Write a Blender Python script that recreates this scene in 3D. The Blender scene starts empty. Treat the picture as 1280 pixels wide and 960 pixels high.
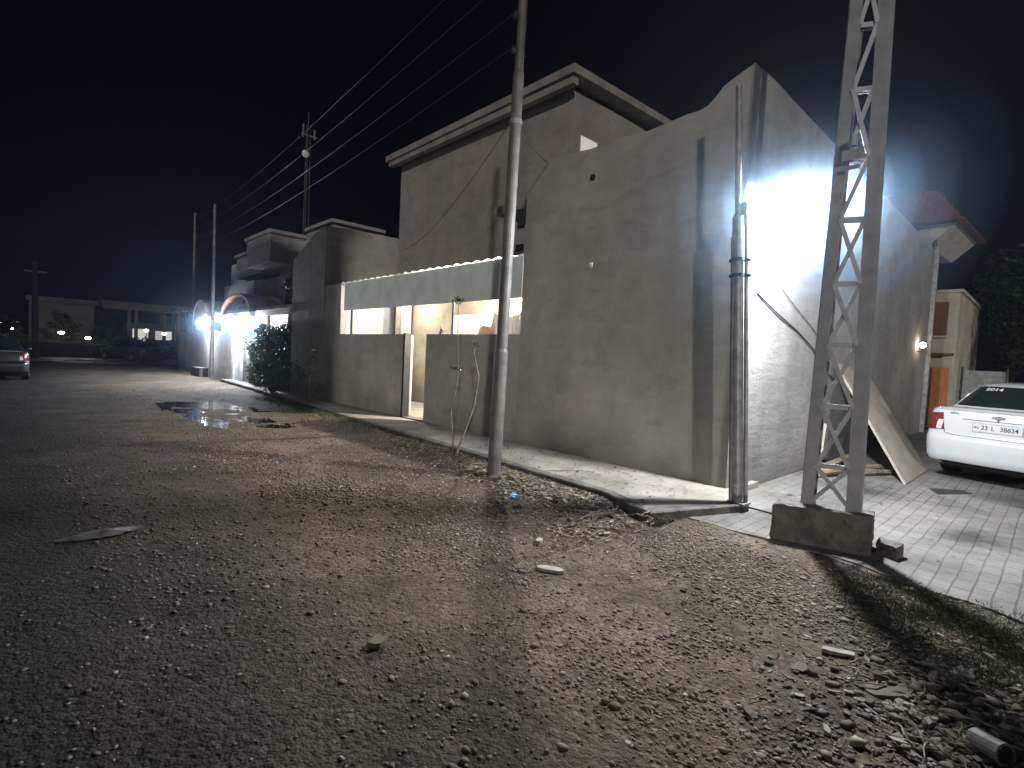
import bpy, math, random
import numpy as np
from mathutils import Vector, Matrix, noise
random.seed(7); rng=np.random.default_rng(7)
S=bpy.context.scene; COL=S.collection
R=math.radians
# ------------------------------------------------------------------ helpers
class MB:
    def __init__(s): s.v=[]; s.f=[]; s.smooth=False
    def add(s,vs,fs):
        n=len(s.v); s.v+= [tuple(p) for p in vs]; s.f+=[tuple(i+n for i in f) for f in fs]; return s
    def box(s,a,b,jit=0):
        x0,y0,z0=a; x1,y1,z1=b
        vs=[(x0,y0,z0),(x1,y0,z0),(x1,y1,z0),(x0,y1,z0),(x0,y0,z1),(x1,y0,z1),(x1,y1,z1),(x0,y1,z1)]
        return s.add(vs,[(0,3,2,1),(4,5,6,7),(0,1,5,4),(1,2,6,5),(2,3,7,6),(3,0,4,7)])
    def bar(s,p,q,w,h,up=(0,0,1)):
        p=Vector(p);q=Vector(q);d=(q-p).normalized();u=Vector(up)
        if abs(d.dot(u))>.98: u=Vector((1,0,0))
        a=d.cross(u).normalized();b=a.cross(d).normalized()
        vs=[]
        for c in (p,q):
            for i,j in ((-1,-1),(1,-1),(1,1),(-1,1)): vs.append(c+a*(w/2*i)+b*(h/2*j))
        return s.add(vs,[(0,1,2,3),(7,6,5,4),(0,4,5,1),(1,5,6,2),(2,6,7,3),(3,7,4,0)])
    def tube(s,pts,rs,n=10,cap=True):
        pts=[Vector(p) for p in pts]
        if not hasattr(rs,'__len__'): rs=[rs]*len(pts)
        vs=[];fs=[]
        pa=None
        for i,p in enumerate(pts):
            d=(pts[min(i+1,len(pts)-1)]-pts[max(i-1,0)]).normalized()
            if pa is None:
                u=Vector((0,0,1)) if abs(d.z)<.9 else Vector((1,0,0)); a=d.cross(u).normalized()
            else: a=(pa-d*pa.dot(d)).normalized()
            pa=a; b=d.cross(a)
            for k in range(n):
                t=2*math.pi*k/n; vs.append(p+(a*math.cos(t)+b*math.sin(t))*rs[i])
        for i in range(len(pts)-1):
            for k in range(n):
                k2=(k+1)%n; fs.append((i*n+k,i*n+k2,(i+1)*n+k2,(i+1)*n+k))
        if cap: fs.append(tuple(range(n-1,-1,-1))); fs.append(tuple((len(pts)-1)*n+k for k in range(n)))
        return s.add(vs,fs)
    def prism(s,pts,ext):
        n=len(pts);e=Vector(ext);vs=[Vector(p) for p in pts]+[Vector(p)+e for p in pts]
        fs=[tuple(range(n)),tuple(range(2*n-1,n-1,-1))]+[(i,i+n,(i+1)%n+n,(i+1)%n) for i in range(n)]
        return s.add(vs,fs)
    def sphere(s,c,r,nu=12,nv=8,sc=(1,1,1)):
        vs=[];fs=[];c=Vector(c)
        for j in range(nv+1):
            for i in range(nu):
                t=math.pi*j/nv;p=2*math.pi*i/nu
                vs.append(c+Vector((r*sc[0]*math.sin(t)*math.cos(p),r*sc[1]*math.sin(t)*math.sin(p),r*sc[2]*math.cos(t))))
        for j in range(nv):
            for i in range(nu):
                i2=(i+1)%nu; fs.append((j*nu+i,(j+1)*nu+i,(j+1)*nu+i2,j*nu+i2))
        return s.add(vs,fs)
    def leaves(s,c,rad,n,size,shell=.55):
        c=Vector(c)
        for _ in range(n):
            d=Vector((random.gauss(0,1),random.gauss(0,1),random.gauss(0,1))).normalized()
            rr=random.uniform(shell,1)
            p=c+Vector((d.x*rad[0],d.y*rad[1],d.z*rad[2]))*rr
            a=Vector((random.gauss(0,1),random.gauss(0,1),random.gauss(0,.6))).normalized()
            b=a.cross(Vector((random.gauss(0,1),random.gauss(0,1),random.gauss(0,1)))).normalized()
            l=size*random.uniform(.6,1.3)
            s.add([p-a*l*.5,p+b*l*.28-a*.05*l,p+a*l*.5,p-b*l*.28-a*.05*l],[(0,1,2,3)])
        return s
def obj(name,mb,mat,parent=None,smooth=False,base=None):
    me=bpy.data.meshes.new(name)
    off=Vector((0,0,0))
    if parent is not None and parent.get('_b') is not None: off=Vector(parent['_b'])
    elif base is not None: off=Vector(base)
    me.from_pydata([(v[0]-off.x,v[1]-off.y,v[2]-off.z) for v in mb.v],[],mb.f); me.update()
    if smooth: me.shade_smooth()
    me.materials.append(mat)
    o=bpy.data.objects.new(name,me); COL.objects.link(o)
    if parent is not None:
        o.parent=parent
        if parent.get('_b') is not None: o['_b']=list(off)
    elif base is not None: o.location=off; 
    if base is not None and parent is None: o['_b']=list(off)
    return o
def tag(o,label=None,cat=None,group=None,kind=None):
    if label:o['label']=label
    if cat:o['category']=cat
    if group:o['group']=group
    if kind:o['kind']=kind
    return o
def thing(name,label,cat,base,group=None):
    o=bpy.data.objects.new(name,None);COL.objects.link(o);o.location=base;o['_b']=[float(a) for a in base]
    o.empty_display_size=.2
    return tag(o,label,cat,group)
def struct(name,mb,mat,smooth=False): return tag(obj(name,mb,mat,smooth=smooth),kind='structure')
def copy_thing(r,loc,rotz,label=None):
    c=r.copy();COL.objects.link(c);c.location=loc;c.rotation_euler=(0,0,rotz)
    if label:c['label']=label
    for ch in list(r.children):
        d=ch.copy();COL.objects.link(d);d.parent=c
        for g in list(ch.children):
            e=g.copy();COL.objects.link(e);e.parent=d
    return c
# ------------------------------------------------------------------ materials
def newmat(name):
    m=bpy.data.materials.new(name);m.use_nodes=True;nt=m.node_tree
    b=nt.nodes['Principled BSDF'];return m,nt,b
def N(nt,t,**k):
    n=nt.nodes.new(t)
    for a,v in k.items():
        if a in n.inputs: n.inputs[a].default_value=v
        else: setattr(n,a,v)
    return n
def plain(name,c,rough=.7,metal=0,var=.25,scale=6,bump=.0,spec=.5,bscale=40):
    m,nt,b=newmat(name);L=nt.links.new
    tc=N(nt,'ShaderNodeTexCoord');n=N(nt,'ShaderNodeTexNoise');n.inputs['Scale'].default_value=scale;n.inputs['Detail'].default_value=6
    L(tc.outputs['Object'],n.inputs['Vector'])
    r=N(nt,'ShaderNodeValToRGB');r.color_ramp.elements[0].position=.3;r.color_ramp.elements[1].position=.7
    r.color_ramp.elements[0].color=(*[a*(1-var) for a in c],1);r.color_ramp.elements[1].color=(*[min(1,a*(1+var)) for a in c],1)
    L(n.outputs['Fac'],r.inputs['Fac']);L(r.outputs['Color'],b.inputs['Base Color'])
    b.inputs['Roughness'].default_value=rough;b.inputs['Metallic'].default_value=metal;b.inputs['Specular IOR Level'].default_value=spec
    if bump:
        n2=N(nt,'ShaderNodeTexNoise');n2.inputs['Scale'].default_value=bscale;n2.inputs['Detail'].default_value=5
        L(tc.outputs['Object'],n2.inputs['Vector']);bp=N(nt,'ShaderNodeBump');bp.inputs['Strength'].default_value=bump;bp.inputs['Distance'].default_value=.02
        L(n2.outputs['Fac'],bp.inputs['Height']);L(bp.outputs['Normal'],b.inputs['Normal'])
    return m
def plaster(name,c,stain=.5,course=.04,rough=.9):
    m,nt,b=newmat(name);L=nt.links.new
    tc=N(nt,'ShaderNodeTexCoord');O=tc.outputs['Object']
    def noi(scale,vec=None,det=6,rough_=.55):
        n=N(nt,'ShaderNodeTexNoise');n.inputs['Scale'].default_value=scale;n.inputs['Detail'].default_value=det;n.inputs['Roughness'].default_value=rough_
        L(vec or O,n.inputs['Vector']);return n.outputs['Fac']
    def mapv(s):
        mp=N(nt,'ShaderNodeMapping');mp.inputs['Scale'].default_value=s;L(O,mp.inputs['Vector']);return mp.outputs['Vector']
    def mth(op,a,bb,cl=False):
        n=N(nt,'ShaderNodeMath',operation=op);n.use_clamp=cl
        for i,q in enumerate((a,bb)):
            if isinstance(q,(int,float)): n.inputs[i].default_value=q
            else: L(q,n.inputs[i])
        return n.outputs[0]
    def rmp(x,a,bb,lo,hi):
        n=N(nt,'ShaderNodeMapRange');n.inputs[1].default_value=a;n.inputs[2].default_value=bb;n.inputs[3].default_value=lo;n.inputs[4].default_value=hi
        L(x,n.inputs[0]);return n.outputs[0]
    big=rmp(noi(.7),.35,.68,1-stain*.55,1.16)
    mid=rmp(noi(3.2,det=8,rough_=.65),.35,.7,1-stain*.3,1.08)
    streak=rmp(noi(1.0,mapv((1.7,1.7,.3)),det=5),.45,.75,1.03,1-stain*.26)
    hor=rmp(noi(1.0,mapv((.35,.35,5.5)),det=3),.4,.65,1-course*2,1+course)
    patch=rmp(noi(1.7,mapv((1,1,2.2)),det=2,rough_=.4),.60,.63,1.0,.90)
    f=mth('MULTIPLY',mth('MULTIPLY',mth('MULTIPLY',big,mid),mth('MULTIPLY',streak,hor)),patch)
    # cracks
    vo=N(nt,'ShaderNodeTexVoronoi',feature='DISTANCE_TO_EDGE');vo.inputs['Scale'].default_value=.55
    nz=N(nt,'ShaderNodeTexNoise');nz.inputs['Scale'].default_value=2.5;nz.inputs['Detail'].default_value=6;L(O,nz.inputs['Vector'])
    mx=N(nt,'ShaderNodeMix',data_type='RGBA',blend_type='LINEAR_LIGHT');mx.inputs[0].default_value=.35;L(O,mx.inputs[6]);L(nz.outputs['Color'],mx.inputs[7]);L(mx.outputs[2],vo.inputs['Vector'])
    crack=rmp(vo.outputs['Distance'],0,.004,.85,1)
    ckm=rmp(noi(.5),.5,.6,1,0); crack=mth('MAXIMUM',crack,ckm)
    f=mth('MULTIPLY',f,crack)
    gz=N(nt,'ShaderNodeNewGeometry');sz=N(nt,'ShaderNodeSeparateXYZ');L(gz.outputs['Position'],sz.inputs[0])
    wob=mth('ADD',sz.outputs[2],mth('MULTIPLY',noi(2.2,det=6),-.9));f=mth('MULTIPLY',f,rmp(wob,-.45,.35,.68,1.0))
    mc=N(nt,'ShaderNodeMix',data_type='RGBA',blend_type='MULTIPLY');mc.inputs[0].default_value=1
    wn=N(nt,'ShaderNodeValToRGB');wn.color_ramp.elements[0].color=(c[0]*1.02,c[1],c[2]*.93,1);wn.color_ramp.elements[1].color=(c[0]*.97,c[1],c[2]*1.06,1)
    L(noi(.9,det=3),wn.inputs['Fac']);L(wn.outputs['Color'],mc.inputs[6]);L(f,mc.inputs[7]);L(mc.outputs[2],b.inputs['Base Color'])
    b.inputs['Roughness'].default_value=rough;b.inputs['Specular IOR Level'].default_value=.25
    bp=N(nt,'ShaderNodeBump');bp.inputs['Strength'].default_value=.5;bp.inputs['Distance'].default_value=.012
    h=mth('ADD',mth('ADD',noi(22,det=8,rough_=.6),mth('MULTIPLY',noi(2.5,mapv((1,1,2.5)),det=3),2.2)),mth('MULTIPLY',crack,.8))
    L(h,bp.inputs['Height']);L(bp.outputs['Normal'],b.inputs['Normal'])
    return m
def emis(name,c,st):
    m,nt,b=newmat(name);b.inputs['Base Color'].default_value=(.8,.8,.8,1)
    b.inputs['Emission Color'].default_value=(*c,1);b.inputs['Emission Strength'].default_value=st;return m

M={}
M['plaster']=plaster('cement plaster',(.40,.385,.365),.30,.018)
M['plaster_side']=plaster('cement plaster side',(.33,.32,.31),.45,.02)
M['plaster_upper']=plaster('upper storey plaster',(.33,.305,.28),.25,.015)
M['plaster_light']=plaster('pale plaster',(.52,.48,.42),.35,.02)
M['white_wall']=plaster('white paint wall',(.62,.62,.62),.3,.02)
M['inner']=plaster('courtyard plaster',(.30,.26,.20),.5,.02)
M['concrete']=plain('rough concrete',(.12,.112,.104),.95,var=.5,scale=5,bump=.9,bscale=25)
M['roof_slab']=plain('roof slab concrete',(.30,.28,.26),.9,var=.25,scale=2,bump=.3)
M['galv']=plain('galvanised steel',(.30,.30,.30),.55,.55,var=.3,scale=9,bump=.15,bscale=60)
M['pylon']=plain('pylon steel',(.40,.41,.44),.62,.2,var=.18,scale=7,bump=.2,bscale=50)
M['pole']=plain('painted pole steel',(.15,.14,.135),.6,.3,var=.35,scale=5,bump=.15)
M['dark']=plain('dark iron',(.03,.03,.03),.6,.3,var=.3)
M['black']=plain('black rubber',(.012,.012,.012),.8,var=.3)
M['wood']=plain('weathered wood',(.26,.20,.14),.85,var=.45,scale=12,bump=.5)
M['board']=plain('board sheet',(.33,.29,.26),.75,var=.2,scale=3,bump=.25,bscale=15)
M['bark']=plain('bark',(.17,.14,.11),.9,var=.4,scale=20,bump=.5)
M['leaf']=plain('leaf',(.06,.10,.045),.55,var=.5,scale=15)
M['leaf_dark']=plain('dark leaf',(.028,.05,.026),.6,var=.6,scale=8)
M['leaf_green']=plain('tree leaf',(.010,.030,.014),.7,var=.6,scale=3)
M['grass']=plain('weeds',(.05,.075,.03),.8,var=.5,scale=10)
M['litter']=plain('dry leaf',(.10,.075,.052),.9,var=.75,scale=14)
M['twig']=plain('twig',(.30,.25,.19),.85,var=.5,scale=20)
M['white']=plain('white plastic',(.7,.7,.68),.5,var=.1)
M['paper']=plain('dirty paper',(.34,.32,.29),.9,var=.3,scale=20)
M['blue']=plain('blue plastic',(.10,.25,.60),.4,var=.3)
M['red_tile']=plain('red roof tile',(.15,.045,.035),.8,var=.3,scale=12,bump=.5)
M['orange']=plain('orange gate paint',(.52,.20,.07),.6,var=.2)
M['brown']=plain('brown shutter',(.16,.08,.05),.7,var=.2)
M['cable']=plain('cable',(.05,.05,.05),.7,var=.1)
M['wire']=plain('bare aluminium wire',(.05,.05,.055),.5,.3,var=.1)
M['cloth']=plain('white cloth',(.5,.49,.46),.9,var=.1,bump=.3,bscale=8)
M['brown_cloth']=plain('brown cloth',(.22,.12,.08),.9,var=.4)
M['brick']=plain('red brick',(.42,.24,.16),.9,var=.3,scale=14,bump=.3)
# corrugated sheet colour with rust and dirt streaks
M['sheet']=plain('painted metal sheet',(.78,.85,.86),.5,.1,var=.12,scale=2.5,bump=.1,bscale=6)
M['carpaint']=plain('white car paint',(.52,.54,.57),.27,var=.03,scale=4); M['carpaint'].node_tree.nodes['Principled BSDF'].inputs['Coat Weight'].default_value=.8
M['cardark']=plain('dark car paint',(.012,.013,.016),.4,var=.1,scale=4); M['cardark'].node_tree.nodes['Principled BSDF'].inputs['Coat Weight'].default_value=.8
M['glass']=plain('car glass',(.012,.018,.018),.06,var=.2,scale=2)
M['seam']=plain('panel gap',(.02,.02,.02),.8,var=.1)
M['chrome']=plain('chrome',(.8,.8,.8),.12,1,var=.05)
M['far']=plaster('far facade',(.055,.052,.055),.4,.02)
M['scrap']=plain('grey plastic scrap',(.13,.125,.13),.35,var=.25,scale=9)
M['plate']=plain('plate white',(.55,.56,.58),.5,var=.04)
M['lens_red']=plain('red lens',(.13,.022,.02),.15,var=.3,scale=15)
M['lens_clear']=plain('clear lens',(.6,.55,.52),.12,var=.15,scale=25)
M['winframe']=plain('window frame',(.35,.33,.31),.6,var=.15)
M['litwin']=emis('lit window pane',(1,.95,.85),.35)
M['hall']=plain('dark pane',(.02,.02,.022),.15,var=.2)
M['rag']=plain('dark opening',(.01,.01,.01),.9,var=.1)
M['lamp_main']=emis('main lamp glow',(.80,.90,1.0),5600)
M['lamp_yard']=emis('yard lamp glow',(1.0,.91,.76),17000)
M['lamp_yard_fill']=emis('yard fill glow',(1.0,.95,.85),1500)
M['lamp_gate']=emis('gate lamp glow',(.80,.88,1.0),2200)
M['lamp_far']=emis('far lamp glow',(.85,1.0,.85),60)
M['lamp_warm']=emis('warm lamp glow',(1.0,.86,.62),70)
M['water']=plain('puddle water',(.012,.012,.013),.03,var=.1)
b=M['water'].node_tree.nodes['Principled BSDF'];b.inputs['Specular IOR Level'].default_value=.7
def water_bump():
    nt=M['water'].node_tree;L=nt.links.new
    tc=N(nt,'ShaderNodeTexCoord');n=N(nt,'ShaderNodeTexNoise');n.inputs['Scale'].default_value=7;n.inputs['Detail'].default_value=3
    L(tc.outputs['Object'],n.inputs['Vector']);bp=N(nt,'ShaderNodeBump');bp.inputs['Strength'].default_value=.35;bp.inputs['Distance'].default_value=.006
    L(n.outputs['Fac'],bp.inputs['Height']);L(bp.outputs['Normal'],b.inputs['Normal'])
water_bump()

def stone_mat():
    m,nt,b=newmat('gravel stones');L=nt.links.new
    g=N(nt,'ShaderNodeNewGeometry');r=N(nt,'ShaderNodeValToRGB')
    cr=r.color_ramp;cr.elements[0].color=(.09,.078,.064,1);cr.elements[1].color=(.44,.39,.33,1)
    e=cr.elements.new(.5);e.color=(.15,.127,.102,1);e=cr.elements.new(.93);e.color=(.22,.19,.155,1)
    L(g.outputs['Random Per Island'],r.inputs['Fac']);L(r.outputs['Color'],b.inputs['Base Color']);b.inputs['Roughness'].default_value=.85;b.inputs['Specular IOR Level'].default_value=.3
    return m
M['stone']=stone_mat()
def island_mat(name,cols):
    m,nt,b=newmat(name);L=nt.links.new;g=N(nt,'ShaderNodeNewGeometry');r=N(nt,'ShaderNodeValToRGB');cr=r.color_ramp
    cr.elements[0].color=(*cols[0],1);cr.elements[1].color=(*cols[-1],1)
    for i,c in enumerate(cols[1:-1]): e=cr.elements.new((i+1)/(len(cols)-1));e.color=(*c,1)
    n=N(nt,'ShaderNodeTexNoise');n.inputs['Scale'].default_value=60;mx=N(nt,'ShaderNodeMix',data_type='RGBA',blend_type='MULTIPLY');mx.inputs[0].default_value=.6
    L(g.outputs['Random Per Island'],r.inputs['Fac']);L(r.outputs['Color'],mx.inputs[6]);L(n.outputs['Color'],mx.inputs[7]);L(mx.outputs[2],b.inputs['Base Color']);b.inputs['Roughness'].default_value=.9;return m
M['litter']=island_mat('mixed dry leaves',[(.03,.02,.014),(.06,.04,.026),(.11,.08,.05),(.20,.155,.10),(.42,.36,.28)])
M['scraps']=island_mat('mixed scraps',[(.07,.055,.04),(.16,.13,.10),(.28,.25,.20),(.40,.37,.32),(.62,.58,.52)])
def ground_mat():
    m,nt,b=newmat('packed gravel ground');L=nt.links.new
    tc=N(nt,'ShaderNodeTexCoord');O=tc.outputs['Object']
    def noi(s,d=6,r=.6):
        n=N(nt,'ShaderNodeTexNoise');n.inputs['Scale'].default_value=s;n.inputs['Detail'].default_value=d;n.inputs['Roughness'].default_value=r;L(O,n.inputs['Vector']);return n
    def mr(x,a,bb,lo,hi):
        n=N(nt,'ShaderNodeMapRange');n.inputs[1].default_value=a;n.inputs[2].default_value=bb;n.inputs[3].default_value=lo;n.inputs[4].default_value=hi;L(x,n.inputs[0]);return n.outputs[0]
    def mul(a,c):
        n=N(nt,'ShaderNodeMath',operation='MULTIPLY');L(a,n.inputs[0])
        if isinstance(c,float): n.inputs[1].default_value=c
        else: L(c,n.inputs[1])
        return n.outputs[0]
    def add(a,c):
        n=N(nt,'ShaderNodeMath',operation='ADD');L(a,n.inputs[0]);
        if isinstance(c,float): n.inputs[1].default_value=c
        else: L(c,n.inputs[1])
        return n.outputs[0]
    vo=N(nt,'ShaderNodeTexVoronoi');vo.inputs['Scale'].default_value=26;L(O,vo.inputs['Vector'])
    vo2=N(nt,'ShaderNodeTexVoronoi');vo2.inputs['Scale'].default_value=70;L(O,vo2.inputs['Vector'])
    peb=N(nt,'ShaderNodeSeparateColor');L(vo.outputs['Color'],peb.inputs[0])
    peb2=N(nt,'ShaderNodeSeparateColor');L(vo2.outputs['Color'],peb2.inputs[0])
    f=mul(mr(peb.outputs[0],0,1,.72,1.3),mr(peb2.outputs[1],0,1,.7,1.35))
    f=mul(f,mr(noi(.9,5).outputs['Fac'],.32,.68,.5,1.35))
    f=mul(f,mr(noi(4,7).outputs['Fac'],.35,.7,.75,1.2))
    sx=N(nt,'ShaderNodeSeparateXYZ');L(O,sx.inputs[0])
    # asphalt carriageway (dark) on the left, dusty gravel verge on the right
    edge=add(sx.outputs[0],mul(noi(.55,5).outputs['Fac'],2.6))
    k=mr(edge,1.5,3.3,0,1)
    col=N(nt,'ShaderNodeMix',data_type='RGBA');col.inputs[6].default_value=(.027,.025,.026,1);col.inputs[7].default_value=(.122,.095,.070,1);L(k,col.inputs[0])
    # dark damp soil and rotting leaves along the kerb
    n3=noi(1.6,6)
    w=add(sx.outputs[0],mul(n3.outputs['Fac'],1.6))
    k2a=mr(w,3.6,4.3,0,1)
    yy=mr(sx.outputs[1],2.2,3.2,0,1);yy2=mr(sx.outputs[1],6.6,8.6,1,0)
    k2=mul(mul(k2a,yy),yy2);k2=mul(k2,.9)
    c2=N(nt,'ShaderNodeMix',data_type='RGBA');c2.inputs[7].default_value=(.030,.021,.014,1);L(k2,c2.inputs[0]);L(col.outputs[2],c2.inputs[6])
    # green-black weedy soil at the lower right
    kx=mr(add(sx.outputs[0],mul(n3.outputs['Fac'],1.0)),3.5,4.1,0,1);ky=mr(add(sx.outputs[1],mul(noi(1.3).outputs['Fac'],1.0)),1.0,1.5,1,0)
    k3=mul(mul(kx,ky),.85)
    c3=N(nt,'ShaderNodeMix',data_type='RGBA');c3.inputs[7].default_value=(.045,.048,.035,1);L(k3,c3.inputs[0]);L(c2.outputs[2],c3.inputs[6])
    mc=N(nt,'ShaderNodeMix',data_type='RGBA',blend_type='MULTIPLY');mc.inputs[0].default_value=1;L(c3.outputs[2],mc.inputs[6]);L(f,mc.inputs[7])
    L(mc.outputs[2],b.inputs['Base Color']);b.inputs['Roughness'].default_value=.9;b.inputs['Specular IOR Level'].default_value=.3
    bp=N(nt,'ShaderNodeBump');bp.inputs['Strength'].default_value=.7;bp.inputs['Distance'].default_value=.014
    h=add(add(mul(vo.outputs['Distance'],-1.0),mul(vo2.outputs['Distance'],-.5)),noi(12,8).outputs['Fac'])
    L(h,bp.inputs['Height']);L(bp.outputs['Normal'],b.inputs['Normal'])
    return m
M['ground']=ground_mat()
def slab_mat(name,c,rot=0,bw=.22,bh=.11,gap=.006,paver=True,streng=.8):
    m,nt,b=newmat(name);L=nt.links.new
    tc=N(nt,'ShaderNodeTexCoord');mp=N(nt,'ShaderNodeMapping');mp.inputs['Rotation'].default_value=(0,0,rot);L(tc.outputs['Object'],mp.inputs['Vector'])
    nz=N(nt,'ShaderNodeTexWave');nz.inputs['Scale'].default_value=9;nz.inputs['Distortion'].default_value=.0;nz.bands_direction='Y'
    L(mp.outputs['Vector'],nz.inputs['Vector'])
    sx=N(nt,'ShaderNodeSeparateXYZ');L(mp.outputs['Vector'],sx.inputs[0])
    ma=N(nt,'ShaderNodeMath',operation='MULTIPLY_ADD');L(nz.outputs['Fac'],ma.inputs[0]);ma.inputs[1].default_value=.035 if paver else 0;L(sx.outputs[0],ma.inputs[2])
    n0=N(nt,'ShaderNodeTexNoise');n0.inputs['Scale'].default_value=1.3;L(mp.outputs['Vector'],n0.inputs['Vector'])
    mb=N(nt,'ShaderNodeMath',operation='MULTIPLY_ADD');L(n0.outputs['Fac'],mb.inputs[0]);mb.inputs[1].default_value=.05;L(sx.outputs[1],mb.inputs[2])
    cx=N(nt,'ShaderNodeCombineXYZ');L(ma.outputs[0],cx.inputs[0]);L(mb.outputs[0],cx.inputs[1])
    br=N(nt,'ShaderNodeTexBrick');br.inputs['Scale'].default_value=1;br.inputs['Brick Width'].default_value=bw;br.inputs['Row Height'].default_value=bh
    br.inputs['Mortar Size'].default_value=gap;br.inputs['Mortar Smooth'].default_value=.3;br.inputs['Bias'].default_value=0
    br.inputs['Color1'].default_value=(*[a*.86 for a in c],1);br.inputs['Color2'].default_value=(*[a*1.1 for a in c],1);br.inputs['Mortar'].default_value=(*[a*.42 for a in c],1)
    L(cx.outputs[0],br.inputs['Vector'])
    n1=N(nt,'ShaderNodeTexNoise');n1.inputs['Scale'].default_value=1.4;n1.inputs['Detail'].default_value=9;n1.inputs['Roughness'].default_value=.65;L(tc.outputs['Object'],n1.inputs['Vector'])
    mr=N(nt,'ShaderNodeMapRange');mr.inputs[1].default_value=.3;mr.inputs[2].default_value=.7;mr.inputs[3].default_value=.45;mr.inputs[4].default_value=1.2;L(n1.outputs['Fac'],mr.inputs[0])
    # dust fills the joints in patches
    n2=N(nt,'ShaderNodeTexNoise');n2.inputs['Scale'].default_value=.9;n2.inputs['Detail'].default_value=6;L(tc.outputs['Object'],n2.inputs['Vector'])
    m2=N(nt,'ShaderNodeMapRange');m2.inputs[1].default_value=.42;m2.inputs[2].default_value=.62;L(n2.outputs['Fac'],m2.inputs[0])
    m2.inputs[3].default_value=.25;m2.inputs[4].default_value=.92
    dx=N(nt,'ShaderNodeMix',data_type='RGBA');L(m2.outputs[0],dx.inputs[0]);L(br.outputs['Color'],dx.inputs[6]);dx.inputs[7].default_value=(*[a*.97 for a in c],1)
    mc=N(nt,'ShaderNodeMix',data_type='RGBA',blend_type='MULTIPLY');mc.inputs[0].default_value=1;L(dx.outputs[2],mc.inputs[6]);L(mr.outputs[0],mc.inputs[7])
    last=mc.outputs[2]
    if paver:
        for (sx_,sy_,rad_) in ((6.75,.48,.42),(8.2,1.6,.5),(5.9,1.9,.25),(9.4,.2,.6)):
            vm=N(nt,'ShaderNodeVectorMath',operation='DISTANCE');wob=N(nt,'ShaderNodeMix',data_type='RGBA',blend_type='LINEAR_LIGHT');wob.inputs[0].default_value=.4
            nn=N(nt,'ShaderNodeTexNoise');nn.inputs['Scale'].default_value=3;nn.inputs['Detail'].default_value=5;L(tc.outputs['Object'],nn.inputs['Vector'])
            L(tc.outputs['Object'],wob.inputs[6]);L(nn.outputs['Color'],wob.inputs[7]);L(wob.outputs[2],vm.inputs[0]);vm.inputs[1].default_value=(sx_,sy_,.02)
            mm=N(nt,'ShaderNodeMapRange');mm.inputs[1].default_value=rad_*.25;mm.inputs[2].default_value=rad_;mm.inputs[3].default_value=.42;mm.inputs[4].default_value=1;L(vm.outputs['Value'],mm.inputs[0])
            mx=N(nt,'ShaderNodeMix',data_type='RGBA',blend_type='MULTIPLY');mx.inputs[0].default_value=1;L(last,mx.inputs[6]);L(mm.outputs[0],mx.inputs[7]);last=mx.outputs[2]
    L(last,b.inputs['Base Color']);b.inputs['Roughness'].default_value=.85;b.inputs['Specular IOR Level'].default_value=.3
    bp=N(nt,'ShaderNodeBump');bp.inputs['Strength'].default_value=streng;bp.inputs['Distance'].default_value=.008
    n3=N(nt,'ShaderNodeTexNoise');n3.inputs['Scale'].default_value=30;n3.inputs['Detail'].default_value=6;L(tc.outputs['Object'],n3.inputs['Vector'])
    hh=N(nt,'ShaderNodeMath',operation='MULTIPLY_ADD');L(br.outputs['Fac'],hh.inputs[0]);hh.inputs[1].default_value=-1.2;L(n3.outputs['Fac'],hh.inputs[2])
    L(hh.outputs[0],bp.inputs['Height']);L(bp.outputs['Normal'],b.inputs['Normal'])
    return m
M['pavers']=slab_mat('interlocking pavers',(.21,.197,.187),0,.24,.12,.006)
M['sidewalk']=slab_mat('sidewalk slab',(.33,.30,.27),0,.9,.45,.006,paver=False,streng=.4)

# ------------------------------------------------------------------ ground
WATER=-.007
def sstep(a,b,x):
    t=min(1,max(0,(x-a)/(b-a)));return t*t*(3-2*t)
def kerb_x(y):   # line of the kerb foot
    if y>3.38: return 4.76+(y-3.38)*.055
    return 4.76-(3.38-y)*.7
def inside(x,y,e=0):
    if y>2.55 and x>kerb_x(y)+e: return True
    if x>4.95+e and y<2.6: return True
    return False
def gh(x,y):
    if x*x+y*y>90*90: return -.02
    h=.022*noise.noise((x*.45,y*.45,0))+.010*noise.noise((x*1.7,y*1.7,3.1))+.006*noise.noise((x*5,y*5,1.7))+.005*noise.noise((x*13,y*13,2))
    # puddle hollow down the street
    d=((x-3.3)/1.0)**2+((y-13.6)/3.4)**2
    k_=max(0,min(1,1.6-d));h=h*(1-.6*k_)-.007*k_+k_*(.012*noise.noise((x*1.8,y*1.1,6))+.008*noise.noise((x*5,y*3,8)))
    # dirt heaped against the kerb
    dk=kerb_x(y)-x
    if 3<y<12: h+=.03*math.exp(-((dk-.25)/.35)**2)
    # rubble mound, lower right
    h+=.05*math.exp(-(((x-3.0)/.7)**2+((y-.1)/.6)**2))
    h+=.02*math.exp(-(((x-4.4)/.5)**2+((y-1.9)/.8)**2))
    fade=1-sstep(25,70,math.hypot(x,y)); h*=fade
    # the bed under sidewalk and pavers
    if inside(x,y,0):
        k=sstep(0,.35,(x-kerb_x(y)) if y>2.55 else (x-4.95)); h=h*(1-k)-.06*k
    return h
def axis(lo,hi,fine0,fine1,step,g):
    a=list(np.arange(fine0,fine1+1e-6,step));s=step;x=fine1
    while x<hi: s*=g;x+=s;a.append(x)
    s=step;x=fine0;b=[]
    while x>lo: s*=g;x-=s;b.append(x)
    return b[::-1]+a
xs=axis(-700,700,-.8,6.6,.045,1.06);ys=axis(-300,9,-.8,9,.045,1.035)[:-0 or None]
ys=[v for v in ys if v<=9.0]+[9.0+.07*k for k in range(1,122)]
st_=.07
while ys[-1]<900: st_*=1.035;ys.append(ys[-1]+st_)
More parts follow.
